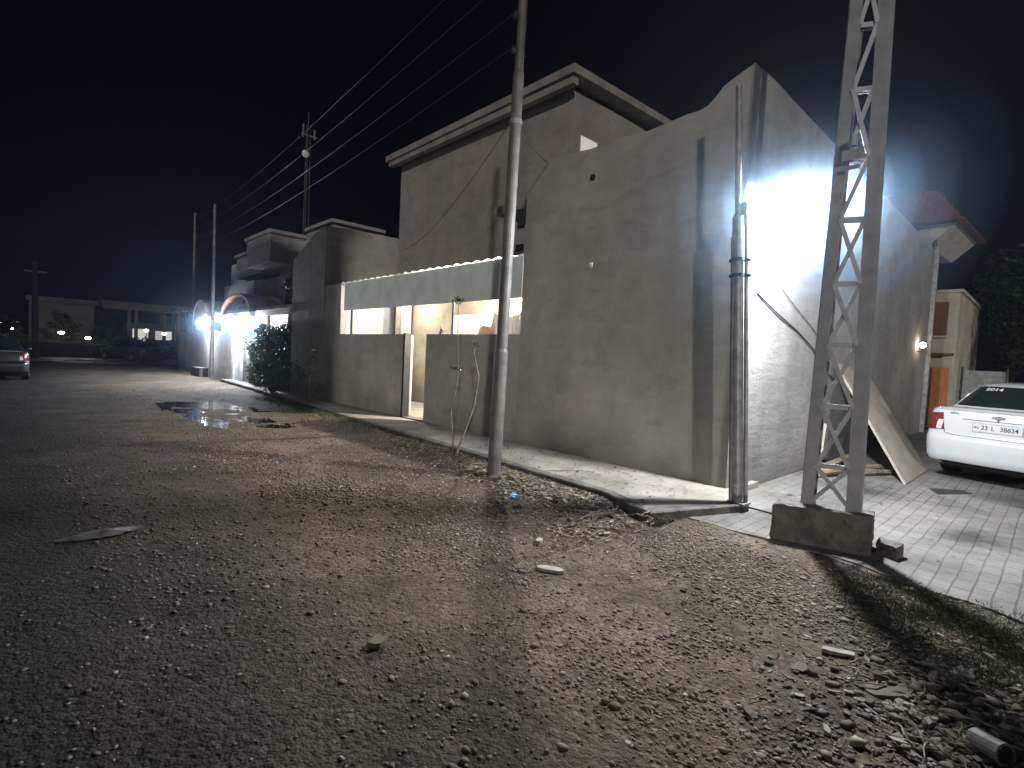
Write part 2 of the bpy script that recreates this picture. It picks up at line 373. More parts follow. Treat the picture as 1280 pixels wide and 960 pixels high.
g=MB();nx=len(xs);ny=len(ys)
g.v=[(x,y,gh(x,y)) for y in ys for x in xs]
g.f=[(j*nx+i,j*nx+i+1,(j+1)*nx+i+1,(j+1)*nx+i) for j in range(ny-1) for i in range(nx-1)]
struct('ground',g,M['ground'],smooth=True)

# puddles
def puddle(name,cx,cy,rx,ry,label):
    p=MB();n=36;vs=[(cx,cy,WATER)]
    for k in range(n):
        t=2*math.pi*k/n;r=1+.18*noise.noise((math.cos(t)*2,math.sin(t)*2,cx));vs.append((cx+rx*r*math.cos(t),cy+ry*r*math.sin(t),WATER))
    p.add(vs,[(0,k+1,(k+1)%n+1) for k in range(n)])
    o=obj(name,p,M['water'],base=(cx,cy,0));tag(o,label,'puddle',kind='structure');return o
puddle('puddle',3.3,13.6,1.15,3.6,'ragged shallow puddle reflecting the bright gate lights')
sc=MB();nu,nv=22,9;vs=[];fs=[]
for j in range(nv+1):
    for i in range(nu+1):
        u=i/nu*2-1;v_=j/nv*2-1;r_=1-.25*abs(v_)+.12*noise.noise((u*3,v_*2,3));x=.46+.30*u*r_+.05*v_;y=5.09+.11*v_*(1-.6*abs(u)**2)+.04*noise.noise((u*4,0,1))
        vs.append((x,y,gh(x,y)+.012+.03*max(0,noise.noise((x*7,y*9,2)))+.02*(1-abs(v_))*(1-abs(u))))
for j in range(nv):
    for i in range(nu): fs.append((j*(nu+1)+i,j*(nu+1)+i+1,(j+1)*(nu+1)+i+1,(j+1)*(nu+1)+i))
sc.add(vs,fs);tag(obj('plastic_scrap',sc,M['scrap'],smooth=True,base=(.46,5.09,0)),'pale flattened scrap of plastic sheet alone on the dark left side of the road','scrap')

# gravel stones (one mass)
def ico():
    t=(1+5**.5)/2
    v=np.array([(-1,t,0),(1,t,0),(-1,-t,0),(1,-t,0),(0,-1,t),(0,1,t),(0,-1,-t),(0,1,-t),(t,0,-1),(t,0,1),(-t,0,-1),(-t,0,1)],float);v/=np.linalg.norm(v[0])
    f=np.array([(0,11,5),(0,5,1),(0,1,7),(0,7,10),(0,10,11),(1,5,9),(5,11,4),(11,10,2),(10,7,6),(7,1,8),(3,9,4),(3,4,2),(3,2,6),(3,6,8),(3,8,9),(4,9,5),(2,4,11),(6,2,10),(8,6,7),(9,8,1)])
    return v,f
IV,IF=ico()
def stones(pos,size,jag=.28):
    n=len(pos);base=IV[None]*(1+rng.uniform(-jag,jag,(n,12,1)))
    base=base*rng.uniform(.6,1.25,(n,1,3));base[:,:,2]*=.48
    a=rng.uniform(0,2*math.pi,n);c,s=np.cos(a),np.sin(a)
    x=base[:,:,0]*c[:,None]-base[:,:,1]*s[:,None];y=base[:,:,0]*s[:,None]+base[:,:,1]*c[:,None]
    v=np.stack([x,y,base[:,:,2]],2)*size[:,None,None]+pos[:,None,:]
    f=IF[None]+(np.arange(n)*12)[:,None,None]
    return v.reshape(-1,3),f.reshape(-1,3)
def np_obj(name,v,f,mat):
    me=bpy.data.meshes.new(name);me.vertices.add(len(v));me.vertices.foreach_set('co',v.astype(np.float32).ravel())
    me.loops.add(f.size);me.loops.foreach_set('vertex_index',f.astype(np.int32).ravel());me.polygons.add(len(f))
    k=f.shape[1];me.polygons.foreach_set('loop_start',(np.arange(len(f))*k).astype(np.int32));me.update(calc_edges=True);me.validate()
    me.materials.append(mat);o=bpy.data.objects.new(name,me);COL.objects.link(o);return o
def dens(x,y):
    d=sstep(-.35,.4,noise.noise((x*.9,y*.6,9))+.5*noise.noise((x*2.6,y*2.6,5)))
    d=.12+.88*d
    d*=1-.75*math.exp(-((x-1.5-.15*math.sin(y*.7))/.28)**2)-.6*math.exp(-((x-3.0-.15*math.sin(y*.6))/.28)**2)
    if 2.4<y<7.8 and x>kerb_x(y)-1.3-.5*noise.noise((y,x,0)): d*=.22
    d*= .05+.95*sstep(.9,3.0,x+.8*noise.noise((x,y,4)))
    return d
P=[];Z=[]
def scatter(n,x0,x1,y0,y1,smin,smax,pw=3):
    c=0
    while c<n:
        x=random.uniform(x0,x1);y=random.uniform(y0,y1)
        if inside(x,y,.02) : continue
        if random.random()>dens(x,y) and random.random()>.02: continue
        s=smin+(smax-smin)*random.random()**pw
        P.append((x,y,gh(x,y)+s*.18));Z.append(s);c+=1
scatter(26000,-.6,5,0,4.5,.003,.014,2.4)
scatter(12000,.3,5,3.0,8,.006,.021,2.6)
scatter(2600,.6,5,0,6,.009,.024,2.2)
scatter(6000,0,5,7,12,.007,.022,2.6)
scatter(260,.5,5,0,8,.015,.034,2.5)
scatter(500,-1,5,11,20,.012,.03,2)
v,f=stones(np.array(P),np.array(Z));tag(np_obj('gravel',v,f,M['stone']),'loose grey and tan gravel strewn over the street','gravel',kind='stuff')
# rubble of bigger broken lumps at the lower right and by the kerb
P=[];Z=[]
for _ in range(900):
    x=random.gauss(2.95,.35);y=random.gauss(.15,.28)
    if inside(x,y): continue
    s=.008+.032*random.random()**2.5;P.append((x,y,gh(x,y)+s*.2));Z.append(s)
for _ in range(300):
    y=random.uniform(2.9,5.6);x=kerb_x(y)-abs(random.gauss(.05,.3));s=.008+.03*random.random()**2.5
    P.append((x,y,gh(x,y)+s*.3));Z.append(s)
v,f=stones(np.array(P),np.array(Z),.55);tag(np_obj('rubble',v,f,M['stone']),'broken lumps of rubble heaped beside the weedy corner','rubble',kind='stuff')
# dry leaves + twigs
lv=MB()
def zz(x,y):
    if y>2.45 and x>kerb_x(y)+.03: return .104
    if x>4.95 and y<2.5: return .024
    return gh(x,y)
def leafat(x,y,s,z=None):
    z=zz(x,y)+.006 if z is None else z
    a=random.uniform(0,6.28);c,d=math.cos(a)*s,math.sin(a)*s;w=random.uniform(.35,.7);t=[random.uniform(0,.5)*s for _ in range(4)]
    lv.add([(x-c,y-d,z+t[0]),(x-d*w,y+c*w,z+t[1]),(x+c,y+d,z+t[2]),(x+d*w,y-c*w,z+t[3])],[(0,1,2,3)])
for _ in range(6500):
    y=random.choice((random.uniform(2.6,8.5),random.uniform(2.7,5.5)));x=kerb_x(y)-abs(random.gauss(0,.45))
    if y<3.4: x-=random.uniform(0,.5)
    leafat(x,y,random.uniform(.008,.03),gh(x,y)+random.uniform(.002,.035*math.exp(-(kerb_x(y)-x)/.4)+.004))
for _ in range(500):
    leafat(random.uniform(1.5,4.9),random.uniform(.2,5),random.uniform(.008,.02))
for _ in range(420):
    y=random.uniform(2.8,6.5);leafat(random.uniform(kerb_x(y)+.1,6.1),y,random.uniform(.008,.028))
for _ in range(60): leafat(random.uniform(5.3,9),random.uniform(.2,2.5),random.uniform(.01,.03))
for _ in range(700): leafat(random.gauss(3.0,.4),random.gauss(.2,.3),random.uniform(.006,.022))
tag(obj('leaf_litter',lv,M['litter']),'dry brown leaf litter drifted along the broken kerb','leaves',kind='stuff')
tw=MB()
def twig(x,y,l,r,z=None,a=None):
    a=random.uniform(0,6.28) if a is None else a;z=zz(x,y)+r+.004 if z is None else z
    pts=[];px,py=x,y
    for k in range(5):
        pts.append((px,py,z+random.uniform(0,.012)+(.02*random.random() if k in(1,2,3) else 0)));px+=math.cos(a)*l/4;py+=math.sin(a)*l/4;a+=random.gauss(0,.28)
    tw.tube(pts,[r,r*.95,r*.85,r*.7,r*.4],5)
for _ in range(420):
    y=random.uniform(2.4,5.6);x=kerb_x(max(y,2.8))-abs(random.gauss(.05,.4));twig(x,y,random.uniform(.06,.35),random.uniform(.0015,.005))
for _ in range(90): twig(random.uniform(2.3,4.8),random.uniform(.5,3.2),random.uniform(.04,.2),random.uniform(.0015,.004))
for _ in range(60): twig(random.gauss(3.0,.35),random.gauss(.2,.3),random.uniform(.06,.25),random.uniform(.002,.006))
for _ in range(10): twig(random.uniform(4.9,5.9),random.uniform(3.0,5.5),random.uniform(.06,.25),.003)
tag(obj('twigs',tw,M['twig']),'broken pale twigs scattered over the dirt and kerb','twigs',kind='stuff')
sp=MB()
def scrap_at(x,y,l,w_):
    z=gh(x,y)+random.uniform(.004,.03);a=random.uniform(0,6.28);ca,sa=math.cos(a),math.sin(a);n_=random.choice((4,5,6));tl=random.uniform(-.25,.25);pts=[]
    for k in range(n_):
        t=2*math.pi*k/n_+random.uniform(-.3,.3);u,v_=math.cos(t)*l*random.uniform(.7,1),math.sin(t)*w_*random.uniform(.7,1);pts.append((x+u*ca-v_*sa,y+u*sa+v_*ca,z+tl*u))
    sp.prism(pts,(random.uniform(-.003,.003),0,random.uniform(.002,.010)))
for _ in range(900):
    y=random.uniform(2.7,5.4);x=kerb_x(y)-abs(random.gauss(.1,.28));l=random.uniform(.008,.045);scrap_at(x,y,l,l*random.uniform(.25,.7))
for _ in range(22): scrap_at(random.gauss(4.35,.12),random.gauss(3.75,.22),random.uniform(.05,.10),random.uniform(.02,.05))
for _ in range(110):
    l=random.uniform(.01,.045);scrap_at(random.gauss(3.05,.4),random.gauss(.3,.3),l,l*random.uniform(.3,.7))
for _ in range(60):
    l=random.uniform(.008,.025);scrap_at(random.uniform(2,4.8),random.uniform(.6,3),l,l*random.uniform(.3,.8))
tag(obj('scraps',sp,M['scraps']),'grey scraps of bark, board and plaster strewn among the litter','debris',kind='stuff')
# weeds
gr=MB()
def tuft(x,y,n,h,sp=.07):
    z=gh(x,y)
    for _ in range(n):
        px=x+random.gauss(0,sp);py=y+random.gauss(0,sp);a=random.uniform(0,6.28);l=h*random.uniform(.5,1.2);w=.004+.05*h*random.random()
        dx,dy=math.cos(a)*l*.5,math.sin(a)*l*.5
        w*=.4;gr.add([(px-w*math.sin(a),py+w*math.cos(a),z),(px+w*math.sin(a),py-w*math.cos(a),z),(px+dx*.5,py+dy*.5,z+l*.7),(px+dx,py+dy,z+l*.9)],[(0,1,2,3)])
for _ in range(150):
    y=random.uniform(8.6,16.5);tuft(kerb_x(y)-abs(random.gauss(.0,.25)),y,14,.09)
for _ in range(900):
    x=random.uniform(3.3,4.85);y=random.uniform(-1.2,1.0)
    if x-3.3<(y+.1)*.8 or random.random()>.55+.6*noise.noise((x*2,y*2,0)): continue
    tuft(x,y,22,.04,.05)
tag(obj('weeds',gr,M['grass']),'low dark green weeds at the corner and along the kerb','weeds',kind='stuff')

# sidewalk + kerb
sw=MB()
pl=[(6.2,2.62),(5.75,2.28),(4.52,2.72),(4.62,2.98),(4.80,3.42)]
for y in np.arange(4,24,.5): pl.append((kerb_x(float(y))+.04+.012*noise.noise((y*1.3,0,0)),float(y)))
pl2=pl+[(7.0,23.5),(7.0,2.62)]
def ring(mb,poly,z0,z1): mb.prism([(x,y,z0) for x,y in poly][::-1],(0,0,z1-z0))
# top surface and edge kerb separately
inner=[(x+ (.0),y) for x,y in pl2]
ring(sw,inner,-.1,.098)
struct('sidewalk',sw,M['sidewalk'])
kb=MB()
kp=[(5.72,2.262)]+[(x,y) for x,y in pl[2:]]
def off(i):
    a=Vector(kp[max(i-1,0)]);b_=Vector(kp[min(i+1,len(kp)-1)]);d=(b_-a).normalized();return Vector((-d.y,d.x))
L_=[];
for i,(x,y) in enumerate(kp):
    o=off(i); jit=.008*noise.noise((x*3,y*3,0)); L_.append([(x+o.x*.055,y+o.y*.055,-.08),(x+o.x*(.05+jit),y+o.y*(.05+jit),.092+jit),(x+o.x*.035,y+o.y*.035,.104+jit*.5),(x-o.x*.08,y-o.y*.08,.1035)])
vs=[p for l in L_ for p in l];fs=[]
for i in range(len(kp)-1):
    for k in range(3): fs.append((i*4+k,(i+1)*4+k,(i+1)*4+k+1,i*4+k+1))
kb.add(vs,fs);struct('kerb',kb,M['concrete'])
# paved side yard
pv=MB()
edge=[(5.0,2.6)]
y=2.5
while y>-.6: edge.append((4.93+.10*noise.noise((y*2.1,1,0))-(.0 if y>1 else (1-y)*.28),y)); y-=.12
edge+=[(4.4,-3),(4.4,-14),(60,-14),(60,2.69),(6.21,2.69),(6.0,2.4)]
pv.prism([(x,y,-.03) for x,y in edge],(0,0,.05));struct('paved_yard',pv,M['pavers'])
# far cross street, its lamplit look put into a paler colour
fr=MB();fr.add([(-90,33,.004),(120,47,.004),(120,56,.004),(-90,41.5,.004)],[(0,1,2,3)]);struct('cross_street',fr,plain('lit tone concrete road',(.34,.33,.34),.6,var=.25,scale=.8))

# ------------------------------------------------------------------ main house
H=thing('plastered_house','two storey cement plastered house with tall blank street wall and flat roof','house',(6.2,2.7,0))
def wall_panel(mb,pts2,axis_,c0,c1):
    # pts2 : (u,z) outline ; axis 'x' -> plane at x=c0..c1 with u=y ; axis 'y' -> plane y=c0..c1 with u=x
    if axis_=='x': mb.prism([(c0,u,z) for u,z in pts2],(c1-c0,0,0))
    else: mb.prism([(u,c0,z) for u,z in pts2],(0,c1-c0,0))
w=MB()
prof=[(2.7,-.05),(6.42,-.05),(6.42,4.79),(6.05,4.76),(5.6,4.79),(5.1,4.75),(4.6,4.77),(4.1,4.74),(3.52,4.79),(3.38,4.785),(3.26,4.81),(3.17,4.88),(3.07,4.985),(2.97,5.03),(2.7,5.13)]
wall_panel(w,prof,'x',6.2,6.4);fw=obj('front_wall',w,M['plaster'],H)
w=MB()
prof=[(6.4,-.05),(18.8,-.05),(18.8,5.2),(14,5.19),(10,5.17),(7.4,5.16),(7.0,5.17),(6.4,5.15)]
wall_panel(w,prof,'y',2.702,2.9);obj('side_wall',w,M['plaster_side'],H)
w=MB();w.box((6.4,2.9,4.2),(18.8,7.5,4.35));w.box((6.4,6.2,-.05),(8.3,6.42,4.6));w.box((18.6,2.9,-.05),(18.8,7.5,5.1))
obj('flat_roof',w,M['roof_slab'],H)
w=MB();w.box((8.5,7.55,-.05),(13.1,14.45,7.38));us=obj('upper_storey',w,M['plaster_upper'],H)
# dark window openings in the upper storey facing the street
for (y0,y1,z0,z1) in ((8.76,9.06,4.56,5.28),(8.76,9.1,4.03,4.26)):
    w=MB();w.box((8.47,y0,z0),(8.497,y1,z1));o=obj('window',w,M['winframe'],H)
    w=MB();w.box((8.462,y0+.03,z0+.03),(8.469,y1-.03,z1-.03));obj('pane',w,M['rag'],o)
w=MB();w.box((8.74,7.52,5.3),(9.42,7.548,6.5));o=obj('window',w,M['winframe'],H)
w=MB();w.box((8.80,7.508,5.36),(9.36,7.518,6.45));obj('pane',w,M['litwin'],o)
# roof slab with overhang
rf=MB()
a=[(8.08,7.18,7.40),(13.6,7.18,7.62),(13.6,14.7,7.5),(8.08,14.7,7.36)]
rf.prism(a,(0,0,.17));obj('roof',rf,M['roof_slab'],H)
rf=MB();rf.box((8.14,7.24,7.22),(8.3,14.6,7.36));obj('eave_beam',rf,M['roof_slab'],H)
# small features of the front wall
w=MB();w.tube([(6.19,5.02,4.31),(6.205,5.02,4.31)],.05,12);obj('drain_hole',w,M['rag'],H)
w=MB();w.box((6.175,4.93,2.96),(6.199,4.99,3.04));obj('socket_box',w,M['white'],H)
w=MB();w.tube([(6.16,4.96,3.02),(6.19,4.96,3.02)],.018,8);obj('bulb_holder',w,M['white'],H)
w=MB();w.box((18.74,2.60,0.02),(18.84,2.70,5.3));obj('downpipe',w,M['galv'],H)
# canopy of corrugated sheet between the two walls
cn=MB();n=0
rows=4
for k in range(rows):
    z0=2.59+k*.73/rows;z1=z0+.73/rows-.008
    cn.box((6.203,6.43,z0),(6.214,13.2,z1))
cn.box((6.195,6.43,2.6),(6.202,13.2,3.3))
obj('fascia',cn,M['sheet'],H)
cn=MB()
N_=130
vs=[];fs=[]
for i in range(N_+1):
    y=6.43+(14.48-6.43)*i/N_;z=3.328+.014*math.cos(i*math.pi/2.5)
    vs+=[(6.17,y,z),(8.5,y,z+.09)]
for i in range(N_): fs.append((2*i,2*i+1,2*i+3,2*i+2))
cn.add(vs,fs);obj('canopy_roof',cn,M['sheet'],H)
cn=MB()
for y in (6.6,8.5,10.2,12.0,13.1): cn.bar((6.24,y,3.28),(8.5,y,3.36),.05,.06)
cn.bar((6.245,6.43,2.62),(6.245,13.2,2.62),.04,.04);obj('canopy_frame',cn,M['dark'],H)
# bright room front under the canopy: window and pillar
w=MB();w.box((8.44,9.40,1.0),(8.495,11.35,2.62));o=obj('window',w,M['white'],H)
for k in range(4):
    w=MB();y0=9.46+k*.47;w.box((8.432,y0,1.06),(8.438,y0+.43,2.54));obj('pane',w,M['cloth'],o)
w=MB();w.box((8.0,13.25,-.05),(8.3,13.6,3.3));obj('pillar',w,M['plaster_light'],H)
w=MB();w.box((8.478,7.56,-.04),(8.496,9.36,3.3));w.box((8.478,11.4,-.04),(8.496,14.4,3.3));w.box((8.478,9.36,-.04),(8.496,11.4,.97));w.box((8.478,9.36,2.65),(8.496,11.4,3.3));obj('room_front',w,M['inner'],H)
w=MB();w.box((6.42,6.42,.0),(8.47,14.45,.115));obj('courtyard_floor',w,M['sidewalk'],H)
w=MB();w.tube([(7.96,13.2,.1),(7.96,13.2,3.3)],.035,8);obj('post',w,M['wood'],H)
w=MB();w.tube([(6.30,8.50,1.96),(6.30,8.50,2.62)],.022,8);obj('post',w,M['dark'],H)
w=MB();w.tube([(6.30,12.95,1.96),(6.30,12.95,2.62)],.03,8);obj('post',w,M['dark'],H)

# low boundary wall with doorway
B=thing('boundary_wall','low plastered courtyard wall with an open doorway under the metal canopy','wall',(6.2,9.5,0))
w=MB();w.box((6.2,10.12,-.05),(6.38,14.5,1.965));w.box((6.2,6.42,-.05),(6.38,9.27,1.965));w.box((6.203,13.42,1.96),(6.383,14.49,3.32));obj('wall',w,M['plaster'],B)
w=MB();w.box((6.16,9.27,.08),(6.42,10.12,.125));obj('doorstep',w,M['concrete'],B)
w=MB();w.box((6.16,10.04,.1),(6.32,10.118,1.99));obj('door_frame',w,M['dark'],B)
w=MB();w.box((6.40,10.14,.14),(6.44,10.92,1.95));o=obj('door',w,M['white_wall'],B)
w=MB();w.box((6.445,10.8,1.0),(6.47,10.84,1.16));obj('handle',w,M['dark'],o)
w=MB();w.box((6.24,8.80,1.966),(6.30,8.86,2.03));w.sphere((6.27,8.83,2.06),.035,8,6);w.tube([(6.27,8.83,2.08),(6.27,8.87,2.13)],.012,6);tag(obj('hinge_fitting',w,M['dark'],base=(6.27,8.83,1.966)),'small dark iron knob standing on the low wall right of the doorway','fitting')
# laundry
w=MB();nu,nv=26,12;vs=[];fs=[]
for j in range(nv+1):
    for i in range(nu+1):
        y=7.1+1.0*i/nu;z=2.50-(.75)*j/nv-.14*math.sin(math.pi*i/nu)*(1-j/nv)
        vs.append((7.0+.05*math.sin(i*1.3+j*.2),y,z))
for j in range(nv):
    for i in range(nu): fs.append((j*(nu+1)+i,j*(nu+1)+i+1,(j+1)*(nu+1)+i+1,(j+1)*(nu+1)+i))
w.add(vs,fs);tag(obj('hanging_cloth',w,M['cloth'],smooth=True,base=(7.0,7.6,2.5)),'white cloth hanging in folds in the lit courtyard beside the tall wall','cloth')
w=MB();w.add([(x,y,z) for (x,y,z) in [(6.9,7.95,2.24),(6.94,8.08,2.16),(6.9,8.25,2.20),(6.92,8.42,2.12),(6.9,8.42,1.8),(6.95,8.25,1.75),(6.9,8.08,1.8),(6.92,7.95,1.78)]],[(0,1,6,7),(1,2,5,6),(2,3,4,5)]);tag(obj('hanging_cloth',w,M['brown_cloth'],base=(6.9,8.5,2.1)),'brown and rust coloured cloth hanging over the low courtyard wall','cloth')
w=MB();w.tube([(7.0,6.42,2.55),(7.0,7.4,2.50),(7.0,8.3,2.52),(7.6,8.9,2.6),(8.44,9.3,2.7)],.005,5);tag(obj('washing_line',w,M['cable'],base=(7,10,2.5)),'thin washing line strung across the lit courtyard','washing line')

# left tall block (neighbour's wall)
NB=thing('neighbour_wall','tall plain plastered party wall standing left of the metal canopy','wall',(6.2,14.5,0))
w=MB();w.prism([(6.2,14.5,-.05),(16,14.5,-.05),(16,14.5,5.1),(11.5,14.5,5.12),(8.0,14.5,5.09),(7.0,14.5,5.06),(6.35,14.5,5.03),(6.2,14.5,5.0)],(0,.25,0));obj('party_wall',w,M['plaster'],NB)
w=MB();w.prism([(6.2,14.75,-.05),(6.2,16.9,-.05),(6.2,16.9,4.3),(6.2,16.5,4.42),(6.2,16.0,4.62),(6.2,15.3,4.9),(6.2,14.75,4.99)],(.25,0,0));obj('street_wall',w,M['plaster'],NB)
w=MB();w.box((6.6,14.44,.12),(8.42,14.496,3.0));
for k in range(10): w.box((6.62+k*.18,14.43,.12),(6.64+k*.18,14.44,3.0))
obj('white_panel',w,M['white_wall'],NB)

# ------------------------------------------------------------------ lamp post at the corner
PX,PY=5.64,2.32
def pp(z,dx=0,dy=0): return (PX+dx,PY+dy+(z-.05)*.066,z)
L=thing('street_lamp','galvanised corner post with clamped conduit and a glaring white lamp on an arm','street lamp',(PX,PY,.05))
w=MB();w.tube([pp(.0),pp(1.2),pp(3.2)],[.062,.06,.058],16);w.tube([pp(3.2),pp(3.24)],[.058,.032],16);w.tube([pp(3.22),pp(4.62)],.032,14);obj('pole',w,M['galv'],L,smooth=False)
w=MB();w.tube([pp(.06,.05,-.075),pp(1.5,.05,-.075),pp(3.15,.05,-.07),pp(3.28,.06,-.07)],.024,10);obj('conduit',w,M['galv'],L)
w=MB();w.tube([pp(.06,.02,.085),pp(3.0,.02,.075)],.012,8);obj('conduit',w,M['galv'],L)
for z in (2.55,2.72):
    w=MB();w.tube([pp(z),pp(z+.035)],.07,14);w.bar(pp(z+.018,.06,-.12),pp(z+.018,.02,.1),.05,.03);obj('clamp',w,M['dark'],L)
w=MB();w.box((PX-.06,PY-.1,.09),(PX+.12,PY+.09,.115));obj('base_plate',w,M['galv'],L);w=MB();w.sphere(pp(.3,-.065,-.005),.028,8,6);w.tube([pp(.22,-.07,-.01),pp(.34,-.07,.0)],.012,6);obj('knob',w,M['galv'],L)
w=MB();w.tube([(5.70,2.46,3.24),(5.85,2.36,3.36),(6.02,2.25,3.55),(6.15,2.17,3.66),(6.27,2.11,3.70)],.014,8);obj('arm',w,M['galv'],L)
w=MB();w.box((5.66,2.44,3.22),(5.76,2.54,3.36));obj('junction_box',w,M['galv'],L)
w=MB();w.tube([(6.27,2.11,3.50),(6.27,2.11,3.555),(6.27,2.11,3.615),(6.27,2.11,3.69)],[.21,.17,.08,.03],18,cap=False);w.tube([(6.27,2.11,3.69),(6.27,2.11,3.71)],.035,10);o=obj('lamp_hood',w,M['galv'],L)
w=MB();w.sphere((6.27,2.11,3.455),.10,14,10,(1,1,.9));obj('bulb',w,M['lamp_main'],o,smooth=True)

# centre pole
CP=thing('utility_pole','stepped tubular steel utility pole standing in the leaf litter before the kerb','utility pole',(4.38,4.89,0))
def cp(z): return (4.38,4.89-z*.02,z)
w=MB();w.tube([cp(-.1),cp(1.62)],[.088,.086],20);w.tube([cp(1.62),cp(1.66)],[.086,.074],20);w.tube([cp(1.64),cp(5.0)],[.074,.068],20);w.tube([cp(5.0),cp(5.04)],[.068,.056],18);w.tube([cp(5.02),cp(7.6)],[.056,.05],18)
for ob in [obj('shaft',w,M['pole'],CP,smooth=False)]: pass
INS=[5.25,5.65,6.15,6.65]
for z in INS:
    c=Vector(cp(z));w=MB();w.tube([c+Vector((-.09,0,0)),c+Vector((.09,0,0))],.014,8);w.tube([c+Vector((-.1,0,-.04)),c+Vector((-.1,0,.0)),c+Vector((-.1,0,.05))],[.03,.045,.02],10);obj('insulator',w,M['dark'],CP)
c=Vector(cp(4.43));w=MB();w.tube([c-Vector((0,0,.03)),c+Vector((0,0,.03))],.08,16);obj('clamp',w,M['galv'],CP)
# ------------------------------------------------------------------ lattice pylon
PYL=thing('lattice_pylon','tapering steel lattice power pylon of two channel legs bolted to a concrete block','pylon',(5.31,1.35,.33))
B0=Vector((5.26,1.535,.33));B1=Vector((5.345,1.165,.33))
def legc(side,z):
    t=(z-.33)/4.45
    return Vector((5.26,1.515-.075*t,z)) if side==0 else Vector((5.33,1.175+.075*t,z))
ZT=6.3
for side in (0,1):
    w=MB();sg=1 if side==0 else -1
    p,q=legc(side,.33),legc(side,ZT);W=.095 if side==0 else .10;D=.085
    # channel: two flanges (front/back) and an outer web
    for dx in (-D/2,D/2): w.bar(p+Vector((dx,0,0)),q+Vector((dx*.8,0,0)),W,.012,up=(1,0,0))
    w.bar(p+Vector((0,sg*(W/2+.004),0)),q+Vector((0,sg*(W/2+.004),0)),.012,D-.016,up=(1,0,0))
    obj('leg',w,M['pylon'],PYL)
levels=[.40,.72,1.26,1.81,2.35,2.91,3.44,4.02,4.56,5.1,5.6,6.1]
for dx in (-.052,.052):
    for i,z in enumerate(levels):
        a=legc(0,z)+Vector((dx*.5,-.040,0));c=legc(1,z)+Vector((dx*.5,.042,0))
        if i>0:
            w=MB();w.bar(a,c,.008,.042,up=(0,0,1));obj('cross_bar',w,M['pylon'],PYL)
        if i<len(levels)-1:
            z2=levels[i+1];off=Vector((.009 if dx>0 else -.009,0,0))
            a2=legc(0,z2)+Vector((dx*.5,-.040,0));c2=legc(1,z2)+Vector((dx*.5,.042,0))
            if dx>0: continue
            w=MB();w.bar(a+off,c2+off,.008,.036,up=(0,0,1));obj('brace',w,M['pylon'],PYL)
            if i not in (5,7) or dx>0:
                w=MB();w.bar(c+off*2.2,a2+off*2.2,.008,.036,up=(0,0,1));obj('brace',w,M['pylon'],PYL)
w=MB();w.bar((5.32,.55,6.2),(5.32,2.15,6.2),.07,.07);obj('crossarm',w,M['pylon'],PYL)
for y in (.65,1.0,1.7,2.05):
    w=MB();w.tube([(5.32,y,6.24),(5.32,y,6.3),(5.32,y,6.38)],[.03,.045,.02],10);obj('insulator',w,M['dark'],PYL)
w=MB();w.bar((5.17,1.44,3.44),(5.17,1.28,3.44),.02,.09);w.bar((5.17,1.42,3.33),(5.17,1.30,3.33),.02,.03);w.tube([(5.15,1.36,3.50),(5.15,1.36,3.58)],.035,8);obj('bracket',w,M['pylon'],PYL)
# rough cast concrete block
import bmesh
def rough_block(name,corners,z0,z1,seed,mat,base,amp=.02,cuts=9):
    bm=bmesh.new();vs=[bm.verts.new((x,y,z0)) for x,y in corners]+[bm.verts.new((x,y,z1)) for x,y in corners]
    for f in [(3,2,1,0),(4,5,6,7),(0,1,5,4),(1,2,6,5),(2,3,7,6),(3,0,4,7)]: bm.faces.new([vs[i] for i in f])
    bmesh.ops.subdivide_edges(bm,edges=bm.edges[:],cuts=cuts,use_grid_fill=True)
    cx=sum(c[0] for c in corners)/4;cy=sum(c[1] for c in corners)/4;cz=(z0+z1)/2
    for v in bm.verts:
        n=noise.noise_vector((v.co*3+Vector((seed,0,0))))*amp*1.3+noise.noise_vector(v.co*11+Vector((seed,0,0)))*amp*.6+noise.noise_vector(v.co*30)*amp*.35
        v.co+=n
    m=MB();bm.verts.index_update();m.v=[tuple(v.co) for v in bm.verts];m.f=[tuple(v.index for v in f.verts) for f in bm.faces];bm.free()
    return obj(name,m,mat,base=base)
cb=rough_block('concrete_block',[(4.99,1.73),(5.23,1.00),(5.56,1.06),(5.50,1.76)],-.05,.345,3,M['concrete'],(5.3,1.4,0),amp=.024,cuts=26)
tag(cb,'rough dark concrete footing block carrying the lattice pylon','concrete block')
w=MB();w.tube([(5.02,1.70,.24),(5.06,1.95,.235),(5.1,2.02,.22)],.009,6);tag(obj('iron_bar',w,M['dark'],base=(5.05,1.8,.2)),'short dark iron bar poking out of the left end of the concrete footing','iron bar')
cb=rough_block('concrete_lump',[(5.30,.84),(5.48,.82),(5.58,.98),(5.36,1.0)],-.02,.12,8,M['concrete'],(5.45,.9,0),amp=.02,cuts=6);tag(cb,'small dark broken lump lying against the right end of the pylon footing','concrete lump')

